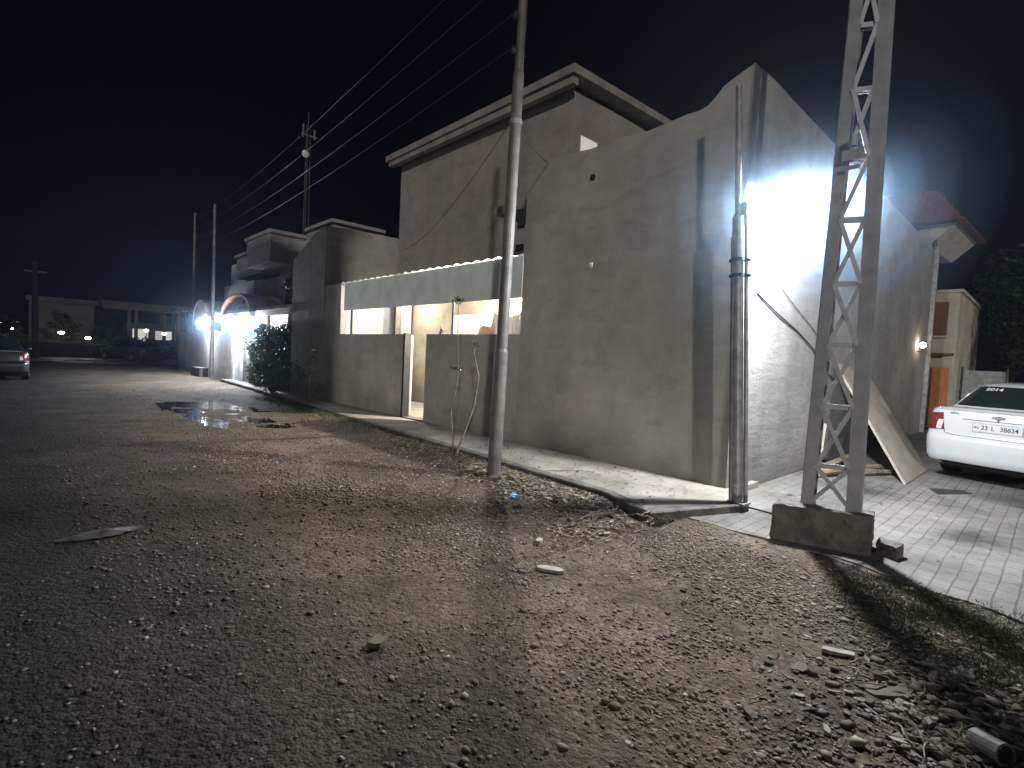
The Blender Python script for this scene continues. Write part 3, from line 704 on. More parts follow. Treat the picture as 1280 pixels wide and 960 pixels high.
# leaning board against the side wall
w=MB();A=Vector((9.22,1.42,.03));Bq=Vector((11.1,1.45,.03));C=Vector((12.3,2.66,1.60));D_=Vector((10.08,2.66,1.76))
nrm=(Bq-A).cross(D_-A).normalized()*.035
E1=Bq+(C-Bq)*.12
w.add([A,Bq+Vector((-.12,-.02,0)),Bq+(C-Bq)*.05+Vector((.02,0,0)),C,D_,A-nrm,Bq+Vector((-.12,-.02,0))-nrm,Bq+(C-Bq)*.05-nrm,C-nrm,D_-nrm],
 [(0,1,2,3,4),(9,8,7,6,5),(0,5,6,1),(1,6,7,2),(2,7,8,3),(3,8,9,4),(4,9,5,0)])
tag(obj('leaning_board',w,M['board'],base=(10.4,1.5,0)),'large stiff board leaning slantwise against the lamp-lit side wall','board')
def plank(name,p,q,wd,h,label,mat='wood',cat='wood'):
    w=MB();p=Vector(p);q=Vector(q);pts=[p.lerp(q,t)+Vector((0,0,.012*math.sin(t*5))) for t in (0,.25,.5,.75,1)]
    if h is None: w.tube([(a.x,a.y,a.z) for a in pts],[wd,wd*1.05,wd*.95,wd,wd*.85],8)
    else: w.bar(p,q,wd,h)
    return tag(obj(name,w,M[mat],base=tuple(p)),label,cat)
plank('log',(8.5,2.35,.09),(10.3,1.95,.07),.055,None,'long pale stripped log lying behind the pylon and under the board','wood','log')
plank('log',(9.2,2.05,.06),(10.1,1.62,.06),.05,None,'short thick log end poking out beside the dark gap of the board','bark','log')
plank('plank',(8.7,2.5,.05),(10.6,2.45,.14),.12,.025,'flat wooden plank lying along the foot of the side wall','wood','plank')
plank('plank',(9.0,2.55,.02),(9.35,2.6,.75),.16,.02,'short upright plank offcut propped on the side wall behind the logs','board','plank')
plank('stick',(5.45,4.1,.115),(4.98,4.55,.112),.007,None,'long thin pale stick lying on the sidewalk near the utility pole','twig','stick')
# pieces on the ground
def slab(name,cx,cy,l,wd,h,rot,label,mat,cat,tilt=.0):
    w=MB();z=gh(cx,cy)+.005;pts=[]
    n=9
    for k in range(n):
        t=2*math.pi*k/n;ll=l*(.85+.25*random.random());ww=wd*(.85+.25*random.random())
        x=ll*.5*max(-1,min(1,1.3*math.cos(t)));y=ww*.5*max(-1,min(1,1.3*math.sin(t)));pts.append((cx+x*math.cos(rot)-y*math.sin(rot),cy+x*math.sin(rot)+y*math.cos(rot),z+tilt*x))
    w.prism(pts,(0,0,h));return tag(obj(name,w,M[mat],base=(cx,cy,z)),label,cat)
slab('wood_block',3.28,.74,.16,.045,.02,-1.1,'small pale plank offcut lying on the dirt left of the pylon shadow','paper','wood block')
slab('stone_slab',3.03,.47,.20,.085,.02,-1.0,'flat grey slab lying on top of the rubble at the lower right','stone','stone slab',.12)
slab('stone',2.84,2.49,.20,.075,.022,2.1,'flat pale elongated stone alone on the dark gravel','paper','stone')
slab('stone',3.18,2.93,.085,.05,.03,.5,'pale knobbly stone next to the broken kerb twigs','paper','stone')
slab('stone',1.35,2.35,.09,.07,.03,.5,'rounded grey stone sticking up from the dark middle of the road','stone','stone')
w=MB();w.sphere((3.82,3.89,.075),.05,10,6,(1.2,.9,.6));w.add([(3.76,3.93,.07),(3.85,3.96,.11),(3.92,3.90,.06),(3.84,3.85,.085)],[(0,1,2,3)])
o=obj('blue_wrapper',w,M['blue'],base=(3.82,3.89,.03))
for v in o.data.vertices: v.co+=noise.noise_vector(v.co*40)*.018
tag(o,'crumpled bright blue plastic wrapper in the leaf litter below the kerb','wrapper')
# cut pipe end (can) in the lower-right corner
w=MB();c0=Vector((2.90,.14,.055));d=Vector((-.55,-.75,.18)).normalized();
pts=[c0,c0+d*.0];n=20
a=d.cross(Vector((0,0,1))).normalized();b_=a.cross(d)
vs=[];rs=[(.0,.048),(.12,.046),(.12,.036),(.03,.034)]
for (t,r) in rs:
    for k in range(n):
        an=2*math.pi*k/n;vs.append(c0+d*t+(a*math.cos(an)+b_*math.sin(an))*r)
fs=[(i*n+k,i*n+(k+1)%n,(i+1)*n+(k+1)%n,(i+1)*n+k) for i in range(3) for k in range(n)]+[tuple(range(n)),tuple(3*n+k for k in range(n))]
w.add(vs,fs);tag(obj('tin_can',w,M['galv'],base=tuple(c0)),'dented open grey tin can lying on its side in the rubble corner','can')
def crumple(cx,cy,r,label,mat,seed,cat='bag',name='crumpled_bag'):
    v_,f_=ico();w=MB();bm=bmesh.new();bmesh.ops.create_icosphere(bm,subdivisions=3,radius=r)
    for v in bm.verts:
        n=v.co.normalized();k=1+.5*noise.noise(n*2.2+Vector((seed,0,0)))+.35*noise.noise(n*5+Vector((seed,3,0)));v.co=Vector((n.x*r*k*1.25,n.y*r*k,n.z*r*k*.7))
    bm.verts.index_update();z=gh(cx,cy)+r*.35
    w.v=[(v.co.x+cx,v.co.y+cy,v.co.z+z) for v in bm.verts];w.f=[tuple(v.index for v in f.verts) for f in bm.faces];bm.free()
    return tag(obj(name,w,M[mat],base=(cx,cy,z)),label,cat)
M['film']=plain('cloudy plastic film',(.22,.23,.22),.15,var=.3,scale=20)
crumple(3.36,.30,.05,'crumpled grey lump of mortar in the weedy shadow area','stone',1,'lump','mortar_lump')
crumple(3.52,.24,.045,'shiny crumpled clear plastic bag glinting in the weedy shadow','film',5)
crumple(3.22,.06,.035,'small glinting scrap of plastic beyond the tin can','film',9)
crumple(2.92,.38,.045,'dull crumpled cement bag half buried in the rubble','paper',12)
# oily stain plates on the yard: flat access cover
w=MB();w.prism([(9.22,1.16,.0215),(9.55,.82,.0215),(9.38,.72,.0215),(8.85,1.02,.0215)],(0,0,.006));tag(obj('cover_plate',w,M['dark'],base=(9.6,.9,.02)),'thin dark flat cover plate set in the paving near the car','cover plate')

# cables hanging on the side wall
def cable(name,pts,r,label,mat='cable',cat='cable'):
    w=MB();w.tube(pts,r,5);return tag(obj(name,w,M[mat],base=tuple(pts[0])),label,cat)
cable('cable',[(6.7,2.69,2.52),(7.4,2.685,2.33),(8.2,2.69,2.16),(8.9,2.685,1.95),(9.8,2.685,1.55),(10.4,2.69,1.42)],.010,'lower dark cable sagging down the lamp-lit side wall behind the pylon')
cable('cable',[(7.5,2.69,2.68),(8.0,2.685,2.50),(8.7,2.69,2.30),(9.4,2.685,2.05),(9.9,2.69,1.95)],.006,'upper thin dark cable on the lamp-lit side wall behind the pylon')
def sag(p,q,s,n=14):
    p=Vector(p);q=Vector(q);return [p.lerp(q,i/n)-Vector((0,0,4*s*(i/n)*(1-i/n))) for i in range(n+1)]
cable('service_cable',sag((4.40,4.85,4.43),(8.2,7.2,5.4),.15),.006,'thin service cable from the utility pole clamp to the upper storey corner')
cable('service_cable',sag((4.36,4.90,4.43),(8.45,14.3,4.7),.35),.006,'thin service cable from the utility pole clamp to the far end of the upper storey')
for i,z in enumerate(INS):
    cable('power_line',sag((4.28,4.89-z*.02,z+.04),(6.66,32.6,6.6+.5*i),.35,24),.0032,['lowest','second lowest','second highest','highest'][i]+' of the four power lines running down the street','wire','power line')

# ------------------------------------------------------------------ saplings and shrub
T=thing('sapling','thin bent two stemmed sapling growing from the litter before the low wall','sapling',(4.75,6.2,0))
w=MB();st=[(4.76,6.22,-.02),(4.83,6.12,.35),(4.93,6.02,.8),(4.96,5.98,1.25),(4.90,6.05,1.6),(4.93,6.02,1.75)]
w.tube(st,[.021,.018,.015,.012,.008,.004],8);w.tube([(4.75,6.25,-.02),(4.77,6.3,.3),(4.79,6.4,.7),(4.9,6.42,1.1),(4.97,6.5,1.5),(5.0,6.6,1.95)],[.012,.01,.008,.007,.005,.004],6);obj('trunk',w,M['bark'],T)
w=MB();w.leaves((4.95,6.55,1.34),(.10,.14,.05),26,.055,.2);w.leaves((5.0,6.62,2.42),(.10,.13,.09),50,.06,.1);w.leaves((4.93,6.05,1.75),(.06,.08,.10),14,.05,.2);obj('leaves',w,M['leaf_dark'],T)
w=MB();w.tube([(5.0,6.6,1.9),(5.0,6.62,2.42)],.005,5);obj('twig',w,M['bark'],T)

T=thing('young_shrub','broad leafy shrub in front of the vine hedge by the sidewalk end','shrub',(5.65,16.8,0))
w=MB()
for _ in range(9):
    a=random.uniform(0,6.28);r=random.uniform(.2,.7);w.tube([(5.65,16.8,-.02),(5.65+math.cos(a)*r*.4,16.8+math.sin(a)*r*.6,.7),(5.65+math.cos(a)*r*.8,16.8+math.sin(a)*r,1.4)],[.02,.013,.005],6)
obj('stems',w,M['bark'],T)
w=MB()
for _ in range(26):
    w.leaves((5.65+random.gauss(0,.30),16.9+random.gauss(0,.9),random.uniform(.25,1.6)),(.28,.35,.25),60,.10,.2)
obj('foliage',w,M['leaf'],T)
T=thing('staked_sapling','small sapling tied to a pale stake in front of the party wall','sapling',(5.75,13.6,0))
w=MB();w.tube([(5.62,13.9,-.02),(5.60,13.9,1.15)],.022,8);obj('stake',w,M['wood'],T)
w=MB();w.tube([(5.66,13.9,0),(5.64,13.95,.8),(5.7,14.0,1.3)],[.015,.01,.005],6);obj('trunk',w,M['bark'],T)
w=MB()
for _ in range(7): w.leaves((5.66+random.gauss(0,.12),13.85+random.gauss(0,.2),random.uniform(.25,1.5)),(.14,.2,.14),26,.085,.1)
obj('foliage',w,M['leaf'],T)

T=thing('vine_hedge','tall dark vine covered fence between the party wall and the lit gate','hedge',(6.3,18.8,0))
w=MB()
for _ in range(150): w.leaves((6.25+random.gauss(0,.10),random.uniform(17.0,21.1),random.uniform(.1,2.25)),(.2,.35,.28),60,.10,.2)
obj('foliage',w,M['leaf_dark'],T)
w=MB();w.box((6.42,16.9,-.05),(6.48,21.2,2.1));obj('fence_panel',w,M['dark'],T)
T=thing('tree','dark leafy branches rising over the party wall of the neighbour','tree',(6.9,18.2,0))
w=MB();w.tube([(6.9,18.2,-.02),(6.95,18.1,2),(6.8,17.9,4.2)],[.09,.07,.02],8);obj('trunk',w,M['bark'],T)
w=MB()
for _ in range(18): w.leaves((6.7+random.gauss(0,.18),17.6+random.gauss(0,.35),random.uniform(2.2,4.3)),(.25,.3,.3),34,.12,.2)
obj('crown',w,M['leaf_dark'],T)

# ------------------------------------------------------------------ neighbour house, gate and lamps
M['nb']=plaster('grey paint wall',(.34,.345,.36),.3,.02)
T=thing('neighbour_house','pale two storey house with stepped balcony and dark roof band','house',(8,20,0))
w=MB();w.box((7.6,19.45,-.05),(15,29,5.5));obj('walls',w,M['nb'],T)
w=MB();w.box((6.35,19.5,4.55),(7.6,22.2,5.5));o=obj('balcony',w,M['nb'],T)
w=MB();w.box((6.27,19.42,5.56),(7.6,22.28,5.68));w.box((6.3,19.45,5.50),(7.6,22.25,5.515));obj('coping',w,M['roof_slab'],o)
w=MB();w.box((6.315,19.46,5.515),(7.6,22.24,5.56));obj('dark_band',w,M['dark'],o)
w=MB();w.box((6.9,22.2,4.45),(7.6,25.5,5.3));o=obj('balcony',w,M['nb'],T)
w=MB();w.box((6.82,22.28,5.30),(7.6,25.6,5.37));obj('dark_band',w,M['dark'],o)
w=MB();w.box((6.80,22.28,5.37),(7.6,25.6,5.47));obj('coping',w,M['roof_slab'],o)
w=MB();w.box((6.7,22.4,3.55),(7.6,26.6,4.15));obj('balcony',w,M['nb'],T)
w=MB();w.box((7.58,17.2,3.4),(9.5,19.45,5.75));w.box((7.50,17.1,5.82),(9.5,19.45,5.93));obj('stair_block',w,M['nb'],T)
w=MB();w.box((7.54,17.14,5.75),(9.5,19.45,5.82));obj('dark_band',w,M['dark'],T)
w=MB();w.box((7.56,20.6,3.0),(7.598,21.4,4.3));o=obj('window',w,M['winframe'],T)
w=MB();w.box((7.548,20.66,3.05),(7.558,21.34,4.25));obj('pane',w,M['hall'],o)
w=MB();w.box((7.45,23.0,2.9),(7.598,24.2,3.0));obj('window_sill',w,M['roof_slab'],T)

T=thing('gate_canopy','white beamed carport canopy with striped arched hood over the lit gate','canopy',(6.3,22,0))
w=MB();w.box((6.15,16.95,2.62),(6.35,25.0,2.80));obj('beam',w,M['white_wall'],T)
w=MB();w.box((6.35,16.95,2.86),(9.0,25.0,2.95));obj('roof',w,M['white_wall'],T)
for yy in (17.2,19.2,21.2,23.0,24.9):
    w=MB();w.box((6.2,yy-.05,2.0),(6.3,yy+.05,2.62));obj('post',w,M['white_wall'],T)
def arch(yc,hw,h,z0,x0,x1):
    n=14
    for k in range(n):
        w=MB();t0=math.pi*k/n;t1=math.pi*(k+1)/n
        p=[(yc+hw*math.cos(t),z0+h*math.sin(t)) for t in (t0,t1)];q=[(yc+(hw-.1)*math.cos(t),z0+(h-.1)*math.sin(t)) for t in (t0,t1)]
        yield [p[0],p[1],q[1],q[0]]
for ci,(yc,hw,h) in enumerate(((22.9,1.95,.78),)):
    red=MB();whis=[MB(),MB()]
    for k,qd in enumerate(arch(yc,hw,h,2.81,6.1,7.6)):
        for q_,(xa,xb) in enumerate(((6.12,6.45),(6.45,6.75),(6.75,7.2),(7.2,7.5),(7.5,8.0))): (whis[q_//2] if q_%2 else red).prism([(xa,y,z) for y,z in qd],(xb-xa,0,0))
    red.prism([(6.9,yc+hw*.93*math.cos(math.pi*k/14),2.81+h*.9*math.sin(math.pi*k/14)) for k in range(15)],(.03,0,0))
    obj('arch_hood',red,M['brick'],T)
    for bn in whis: obj('arch_band',bn,M['white_wall'],T)
T2=thing('side_canopy','smaller white arched hood farther down the street beyond the lit gate','canopy',(6.3,29,0))
w=MB()
for k,qd in enumerate(arch(28.6,1.3,1.0,2.6,6.1,7.2)): w.prism([(6.12,y,z) for y,z in qd],(1.2,0,0))
w.prism([(6.14,28.6+1.2*math.cos(math.pi*k/14),2.6+.9*math.sin(math.pi*k/14)) for k in range(15)],(.03,0,0))
obj('arch_hood',w,M['white_wall'],T2)
w=MB();w.box((6.15,27.2,2.35),(6.4,30,2.6));obj('beam',w,M['white_wall'],T2)
T=thing('gate_wall','dark street wall and gate with white posts beneath the lit canopy','wall',(6.35,25,0))
w=MB();w.box((6.3,23.6,-.05),(6.5,34,2.1));w.box((6.3,21.3,-.05),(6.5,22.2,2.05));obj('wall',w,M['plaster'],T)
for yy in (22.35,23.3):
    w=MB();w.box((6.2,yy-.16,-.05),(6.5,yy+.16,2.1));obj('gate_post',w,M['white_wall'],T)
w=MB();w.box((6.38,22.5,.05),(6.43,23.14,1.95));obj('gate',w,M['dark'],T)
for (x,y,z,lab) in ((6.05,27.0,2.42,'glaring white lamp on the street wall left of the lit gate'),(6.02,22.75,2.36,'glaring white lamp right above the white gate posts'),(6.02,20.7,2.32,'glaring white lamp hung above the end of the vine hedge')):
    T=thing('wall_lamp',lab,'lamp',(x,y,z),'lamps glaring above the neighbour gate')
    w=MB();w.sphere((x,y,z),.11,12,8,(.8,1.3,.8));obj('bulb',w,M['lamp_gate'],T,smooth=True)
    w=MB();w.box((x-.1,y-.18,z+.10),(x+.14,y+.18,z+.15));obj('fitting',w,M['dark'],T)
w=MB();w.tube([(7.2,18.2,2.35),(7.2,18.7,2.35)],.03,8);T=thing('tube_lamp','short lit tube lamp glimpsed through the fence of the neighbour house','lamp',(7.2,18.4,2.35));obj('tube',w,M['lamp_far'],T);w=MB();w.box((7.17,18.1,2.39),(7.23,18.8,2.44));obj('fitting',w,M['white'],T)

# poles down the street
def spole(name,x,y,h,label,r=.09,lean=0):
    T=thing(name,label,'utility pole',(x,y,0),'utility poles farther down the street')
    w=MB();w.tube([(x,y,-.05),(x+lean*.3,y,h*.33)],[r,r],12);w.tube([(x+lean*.3,y,h*.33),(x+lean,y,h)],[r*.8,r*.6],12);obj('shaft',w,M['pole'],T)
    for k in range(4):
        w=MB();w.tube([(x-.12+lean,y,h-.3-.5*k),(x-.0+lean,y,h-.3-.5*k)],.03,8);obj('insulator',w,M['dark'],T)
spole('utility_pole',6.7,32.6,8.5,'slim pale pole left of the lit gate, nearest the cross street')
spole('utility_pole',6.0,25.6,7.55,'slim pale pole standing right beside the glaring left gate lamp')
w=MB();w.box((5.75,26.6,.0),(6.1,28.2,.4));tag(obj('planter_box',w,M['concrete'],base=(5.9,27.3,0)),'low dark concrete box at the foot of the two street poles','planter')
# telecom mast
T=thing('telecom_mast','slender lattice mast with a small white dish on the neighbour roof','mast',(9.3,24,5.5))
w=MB()
for a in range(3):
    t=a*2.094;w.tube([(9.3+.14*math.cos(t),24+.14*math.sin(t),5.4),(9.3+.10*math.cos(t),24+.10*math.sin(t),11.6)],.012,6)
for k in range(22):
    z=5.6+k*.27
    for a in range(3):
        t=a*2.094;t2=(a+1)*2.094;w.tube([(9.3+.13*math.cos(t),24+.13*math.sin(t),z),(9.3+.13*math.cos(t2),24+.13*math.sin(t2),z+.27)],.008,4)
w.tube([(9.3,24,11.5),(9.3,24,12.1)],.015,6)
obj('lattice',w,M['wire'],T)
w=MB();w.sphere((9.15,23.85,10.2),.17,14,8,(1,.35,1));obj('dish',w,M['white'],T)
w=MB();w.bar((9.0,24,11.1),(9.7,24,11.1),.05,.05);w.box((9.52,23.9,10.95),(9.58,23.96,11.4));w.box((9.02,23.9,10.95),(9.07,23.96,11.5));obj('antenna',w,M['galv'],T)

# ------------------------------------------------------------------ right side, beyond the wall
T=thing('tiled_room','upper room with red tiled hipped roof and pale soffit beyond the end of the side wall','house',(20,3.5,0))
w=MB();w.box((19.0,3.4,-.05),(22,9,5.4));obj('walls',w,M['plaster_light'],T)
w=MB();w.add([(19.1,2.95,5.42),(22.3,2.75,5.42),(22.3,9,5.42),(19.1,9,5.42),(19.4,2.35,6.05),(22.6,2.2,6.05),(22.6,9,6.05),(19.0,9,6.05)],[(3,2,1,0),(0,1,5,4),(4,5,6,7),(3,0,4,7),(1,2,6,5)]);obj('soffit',w,M['plaster_light'],T)
w=MB();w.add([(19.0,2.2,6.06),(22.8,2.0,6.06),(22.8,9,6.06),(19.0,9,6.06),(19.5,2.9,7.1),(21.6,3.2,7.2),(21.6,9,7.2),(19.6,9,7.2)],[(0,1,5,4),(4,5,6,7),(3,0,4,7),(1,2,6,5),(3,2,1,0)]);o=obj('roof',w,M['red_tile'],T)
w=MB()
for k in range(7):
    t=k/7;w.tube([(19.0+.5*t,2.2+.7*t,6.08+1.04*t),(22.8-1.2*t,2.0+1.2*t,6.08+1.14*t)],.03,6)
obj('tile_rows',w,M['red_tile'],o)
w=MB();w.tube([(19.3,2.8,5.3),(19.3,2.8,5.75)],.05,8);obj('vent_pipe',w,M['dark'],T)
T=thing('cream_house','narrow cream house front with brown shuttered window seen past the side wall','house',(22,4,0))
w=MB();w.box((22.01,2.42,-.05),(28,8,4.4));obj('walls',w,M['plaster_light'],T)
w=MB();w.box((21.96,2.35,4.4),(28,8,4.5));obj('coping',w,M['plaster_light'],T)
w=MB();w.box((21.98,2.68,3.0),(22.008,3.4,4.1));o=obj('window',w,M['brown'],T)
for k in range(5):
    pass
w=MB();w.box((21.9,2.6,2.93),(22.0,3.5,2.99));obj('sill',w,M['plaster_light'],o)
w=MB();w.box((21.7,2.45,2.35),(22.0,3.1,2.42));obj('awning',w,M['brown'],T)
w=MB();w.box((21.9,2.52,.0),(21.95,2.95,1.95));
for zz_ in (.3,1.0,1.7): w.box((21.885,2.54,zz_),(21.9,2.93,zz_+.05))
w.box((21.87,2.60,1.05),(21.885,2.63,1.2));T=tag(obj('orange_gate',w,M['orange'],base=(21.9,2.7,0)),'narrow orange painted gate glowing beside the white car','gate')
w=MB();w.box((20.6,2.95,.0),(20.66,3.35,1.45));tag(obj('dark_gate',w,M['brown'],base=(20.6,3.1,0)),'dark brown gate leaf standing left of the orange gate','gate')
T=thing('wall_lamp','small round warm lamp at the far end of the side wall beside the cream house','lamp',(17.4,2.58,2.45))
w=MB();w.sphere((17.35,2.58,2.44),.07,10,8);obj('bulb',w,M['lamp_warm'],T,smooth=True);w=MB();w.tube([(17.35,2.58,2.37),(17.35,2.60,2.28),(17.35,2.705,2.26)],.018,6);obj('bracket',w,M['dark'],T)
T=thing('sheet_fence','grey green sheet metal fence running behind the white car','fence',(24,1,0))
w=MB();w.box((23.0,1.2,-.02),(23.05,2.42,1.9));w.box((23.0,-14,-.02),(23.05,1.15,1.35));obj('panel',w,M['galv'],T)
for y in (2.3,1.2,-1,-3.5,-6,-8.5):
    w=MB();w.tube([(22.95,y,-.05),(22.95,y,2.0 if y>1 else 1.45)],.03,8);obj('post',w,M['dark'],T)

def tree(name,x,y,h,rad,label,mat='leaf_green',n=30,k=110,ls=.22,trunk=.18,low=.3,group=None,cat='tree'):
    T=thing(name,label,cat,(x,y,0),group)
    w=MB();top=(x+random.gauss(0,.2),y+random.gauss(0,.2),h*.75)
    w.tube([(x,y,-.1),(x+.1,y,h*.3),top],[trunk,trunk*.7,trunk*.2],9)
    for _ in range(6):
        a=random.uniform(0,6.28);z=h*random.uniform(.3,.55);w.tube([(x+.08,y,z),(x+math.cos(a)*rad*.4,y+math.sin(a)*rad*.4,z+h*.15),(x+math.cos(a)*rad*.75,y+math.sin(a)*rad*.75,z+h*.24)],[trunk*.4,trunk*.25,trunk*.08],6)
    obj('trunk',w,M['bark'],T)
    w=MB()
    for _ in range(n):
        a=random.uniform(0,6.28);r=rad*random.random()**.5;z=h*random.uniform(low,1);r*=(1-.5*max(0,(z/h-.6))/.4)
        w.leaves((x+math.cos(a)*r,y+math.sin(a)*r,z),(rad*.3,rad*.3,h*.09),k,ls,.3)
    obj('crown',w,M[mat],T);return T
tree('tree',27,-.6,8.5,2.9,'tall dark tree right behind the white car roof, nearest the cream house','leaf_green',55,120,.22)
tree('tree',29,-4.8,9.5,3.2,'broad dark tree at the right edge of the photo behind the car','leaf_green',55,110,.24)
tree('tree',33,1.6,7.5,2.4,'darker tree set back between the cream house and the tall tree','leaf_green',40,90,.24)
for (x,y,z,lab) in ((22.85,.95,1.45,'leftmost of three tiny lights under the dark trees behind the car'),(22.85,.1,1.25,'middle of three tiny lights under the dark trees behind the car'),(22.85,-.55,1.28,'rightmost of three tiny lights under the dark trees behind the car')):
    T=thing('garden_light',lab,'lamp',(x,y,z),'tiny garden lights behind the white car')
    w=MB();w.sphere((x,y,z),.05,8,6,(1,1.5,1));obj('bulb',w,M['lamp_far'],T)
    w=MB();w.tube([(x,y,z-.05),(x,y,-.02)],.018,6);obj('stake',w,M['dark'],T)

# ------------------------------------------------------------------ far street end
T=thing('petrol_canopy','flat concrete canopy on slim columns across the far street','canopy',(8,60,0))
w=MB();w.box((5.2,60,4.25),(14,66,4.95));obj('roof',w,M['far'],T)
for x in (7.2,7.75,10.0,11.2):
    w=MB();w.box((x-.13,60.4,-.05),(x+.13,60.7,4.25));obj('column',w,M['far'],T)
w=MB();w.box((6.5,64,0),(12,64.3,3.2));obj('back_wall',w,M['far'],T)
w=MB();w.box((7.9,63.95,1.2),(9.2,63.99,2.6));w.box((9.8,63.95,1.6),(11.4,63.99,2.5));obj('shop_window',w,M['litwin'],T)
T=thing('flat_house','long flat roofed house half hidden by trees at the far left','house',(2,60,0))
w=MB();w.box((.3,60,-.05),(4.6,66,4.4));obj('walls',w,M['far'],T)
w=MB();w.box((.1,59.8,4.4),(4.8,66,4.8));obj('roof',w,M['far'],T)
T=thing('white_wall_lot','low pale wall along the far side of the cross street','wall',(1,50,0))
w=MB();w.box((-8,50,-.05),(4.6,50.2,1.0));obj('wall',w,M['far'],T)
for i,(x,y,h,r) in enumerate(((-.8,52,2.6,1.2),(2.2,53,3.3,1.3),(5.0,54,3.0,1.1))):
    tree('tree',x,y,h,r,['low round tree at the far left edge of the cross street','middle round tree before the flat roofed house','round tree between the flat roofed house and the canopy'][i],'leaf_dark',22,70,.2,.08,.3)
T=thing('dark_hedge','long dark clipped hedge in front of the far canopy','hedge',(8,50,0))
w=MB()
for _ in range(110): w.leaves((random.uniform(5.2,13.5),50+random.gauss(0,.4),random.uniform(.1,1.6)),(.5,.4,.35),36,.22,.2)
obj('foliage',w,M['leaf_dark'],T)
for i,(x,y,z,lab) in enumerate(((-1.3,55,2.2,'leftmost far light above the dark parked car'),(-.6,52.5,1.9,'far light just right of the dark parked car'),(2.0,50.6,1.75,'far light under the middle round tree'),(3.5,50.4,1.45,'low far light right of the middle round tree'),(8.2,58,2.4,'round light between the slim columns of the far canopy'),(9.6,58,2.2,'small light at the right of the far canopy columns'))):
    T=thing('lamp',lab,'lamp',(x,y,z),'distant lights at the end of the street')
    w=MB();w.sphere((x,y,z),.13,10,6,(1.4,.5,.7));obj('bulb',w,M['lamp_far'],T)
    w=MB();w.tube([(x,y,z-.1),(x,y,-.02)],.04,6);obj('stand',w,M['dark'],T)
T=thing('utility_pole','squat thick pole before the flat roofed house at the far left','utility pole',(.5,46,0));w=MB();w.tube([(.55,46,-.05),(.5,46,6.2)],[.20,.14],10);obj('shaft',w,M['far'],T);w=MB();w.bar((.0,46,5.6),(1.1,46,5.6),.1,.1);obj('crossarm',w,M['wood'],T)
for (x,lab) in ((11.6,'slim far lamp standard with a flat head beside the canopy'),(10.7,'second slim far lamp standard between canopy and poles')):
    T=thing('lamp_standard',lab,'street lamp',(x-1.5,52,0));w=MB();w.tube([(x-1.5,52,-.05),(x-1.5,52,4.1)],.07,8);obj('shaft',w,M['white_wall'],T);w=MB();w.box((x-1.75,51.9,4.1),(x-1.3,52.1,4.22));obj('head',w,M['white_wall'],T)

# ------------------------------------------------------------------ cars
def text_polys(s,size,bold=0):
    c=bpy.data.curves.new('t','FONT');c.body=s;c.size=size;c.align_x='CENTER';c.align_y='CENTER';c.offset=bold
    o=bpy.data.objects.new('t',c);COL.objects.link(o);dg=bpy.context.evaluated_depsgraph_get();dg.update()
    me=o.evaluated_get(dg).to_mesh();vs=[tuple(v.co) for v in me.vertices];fs=[tuple(p.vertices) for p in me.polygons]
    o.evaluated_get(dg).to_mesh_clear();bpy.data.objects.remove(o);bpy.data.curves.remove(c);return vs,fs
def lerp_table(tab,z):
    for a,b_ in zip(tab,tab[1:]):
        if z<=b_[0]:
            t=0 if b_[0]==a[0] else (z-a[0])/(b_[0]-a[0]);t=max(0,t);return [a[i]+(b_[i]-a[i])*t for i in range(1,len(a))]
    return list(tab[-1][1:])
# slices: z, rear y, front y, half width, exponent
BODY=[(.20,.10,4.36,.78,.14),(.26,-.03,4.44,.83,.17),(.32,-.06,4.48,.85,.19),(.48,-.075,4.50,.862,.20),(.57,-.07,4.50,.865,.20),(.605,-.05,4.49,.864,.19),(.63,-.015,4.45,.862,.17),(.78,.0,4.42,.86,.17),(.90,.02,4.36,.85,.17),(.965,.04,4.3,.83,.18),(.99,.07,4.2,.80,.19),(1.005,.12,4.1,.74,.2),(1.012,.3,3.9,.5,.2)]
CAB=[(.985,.34,3.45,.755,.16),(1.02,.42,3.36,.745,.16),(1.18,.74,3.0,.69,.15),(1.315,1.02,2.66,.625,.15),(1.345,1.10,2.56,.605,.16),(1.37,1.20,2.45,.56,.18),(1.388,1.40,2.25,.45,.2),(1.396,1.65,2.0,.25,.2)]
def dropz(tabname,y,z):   # bonnet slopes down to the front
    if tabname=='B' and y>3.0: return z-max(0,(z-.7))*.75*min(1,(y-2.9)/1.5)
    return z
BOW={'B':(.07,.26),'C':(.13,.28)}
def yrear(t,x,z,off=0):
    yr,yf,hw,r=lerp_table(BODY if t=='B' else CAB,z);q=abs(x);e=max(0,q-(hw-r));e=min(e,r*.9999)
    return yr-off+BOW[t][0]*(q/hw)**2+r-math.sqrt(r*r-e*e)
def yfront(t,x,z,off=0):
    yr,yf,hw,r=lerp_table(BODY if t=='B' else CAB,z);q=abs(x);r=min(hw*.95,r*1.5);e=max(0,q-(hw-r));e=min(e,r*.9999)
    return yf+off-BOW[t][1]*(q/hw)**2-(r-math.sqrt(r*r-e*e))
def rear(t,x,z,off=.004): return (x,yrear(t,x,z,off),z)
def front(t,x,z,off=.004):
    y=yfront(t,x,z,off);return (x,y,dropz(t,y,z))
def side(t,sg,y,z,off=.004):
    yr,yf,hw,r=lerp_table(BODY if t=='B' else CAB,z);y0=yr+BOW[t][0]+r;x=hw
    if y<y0: e=min(r*.999,y0-y);x=hw-r+math.sqrt(max(0,r*r-e*e))
    return (sg*(x+off),y,dropz(t,y,z))
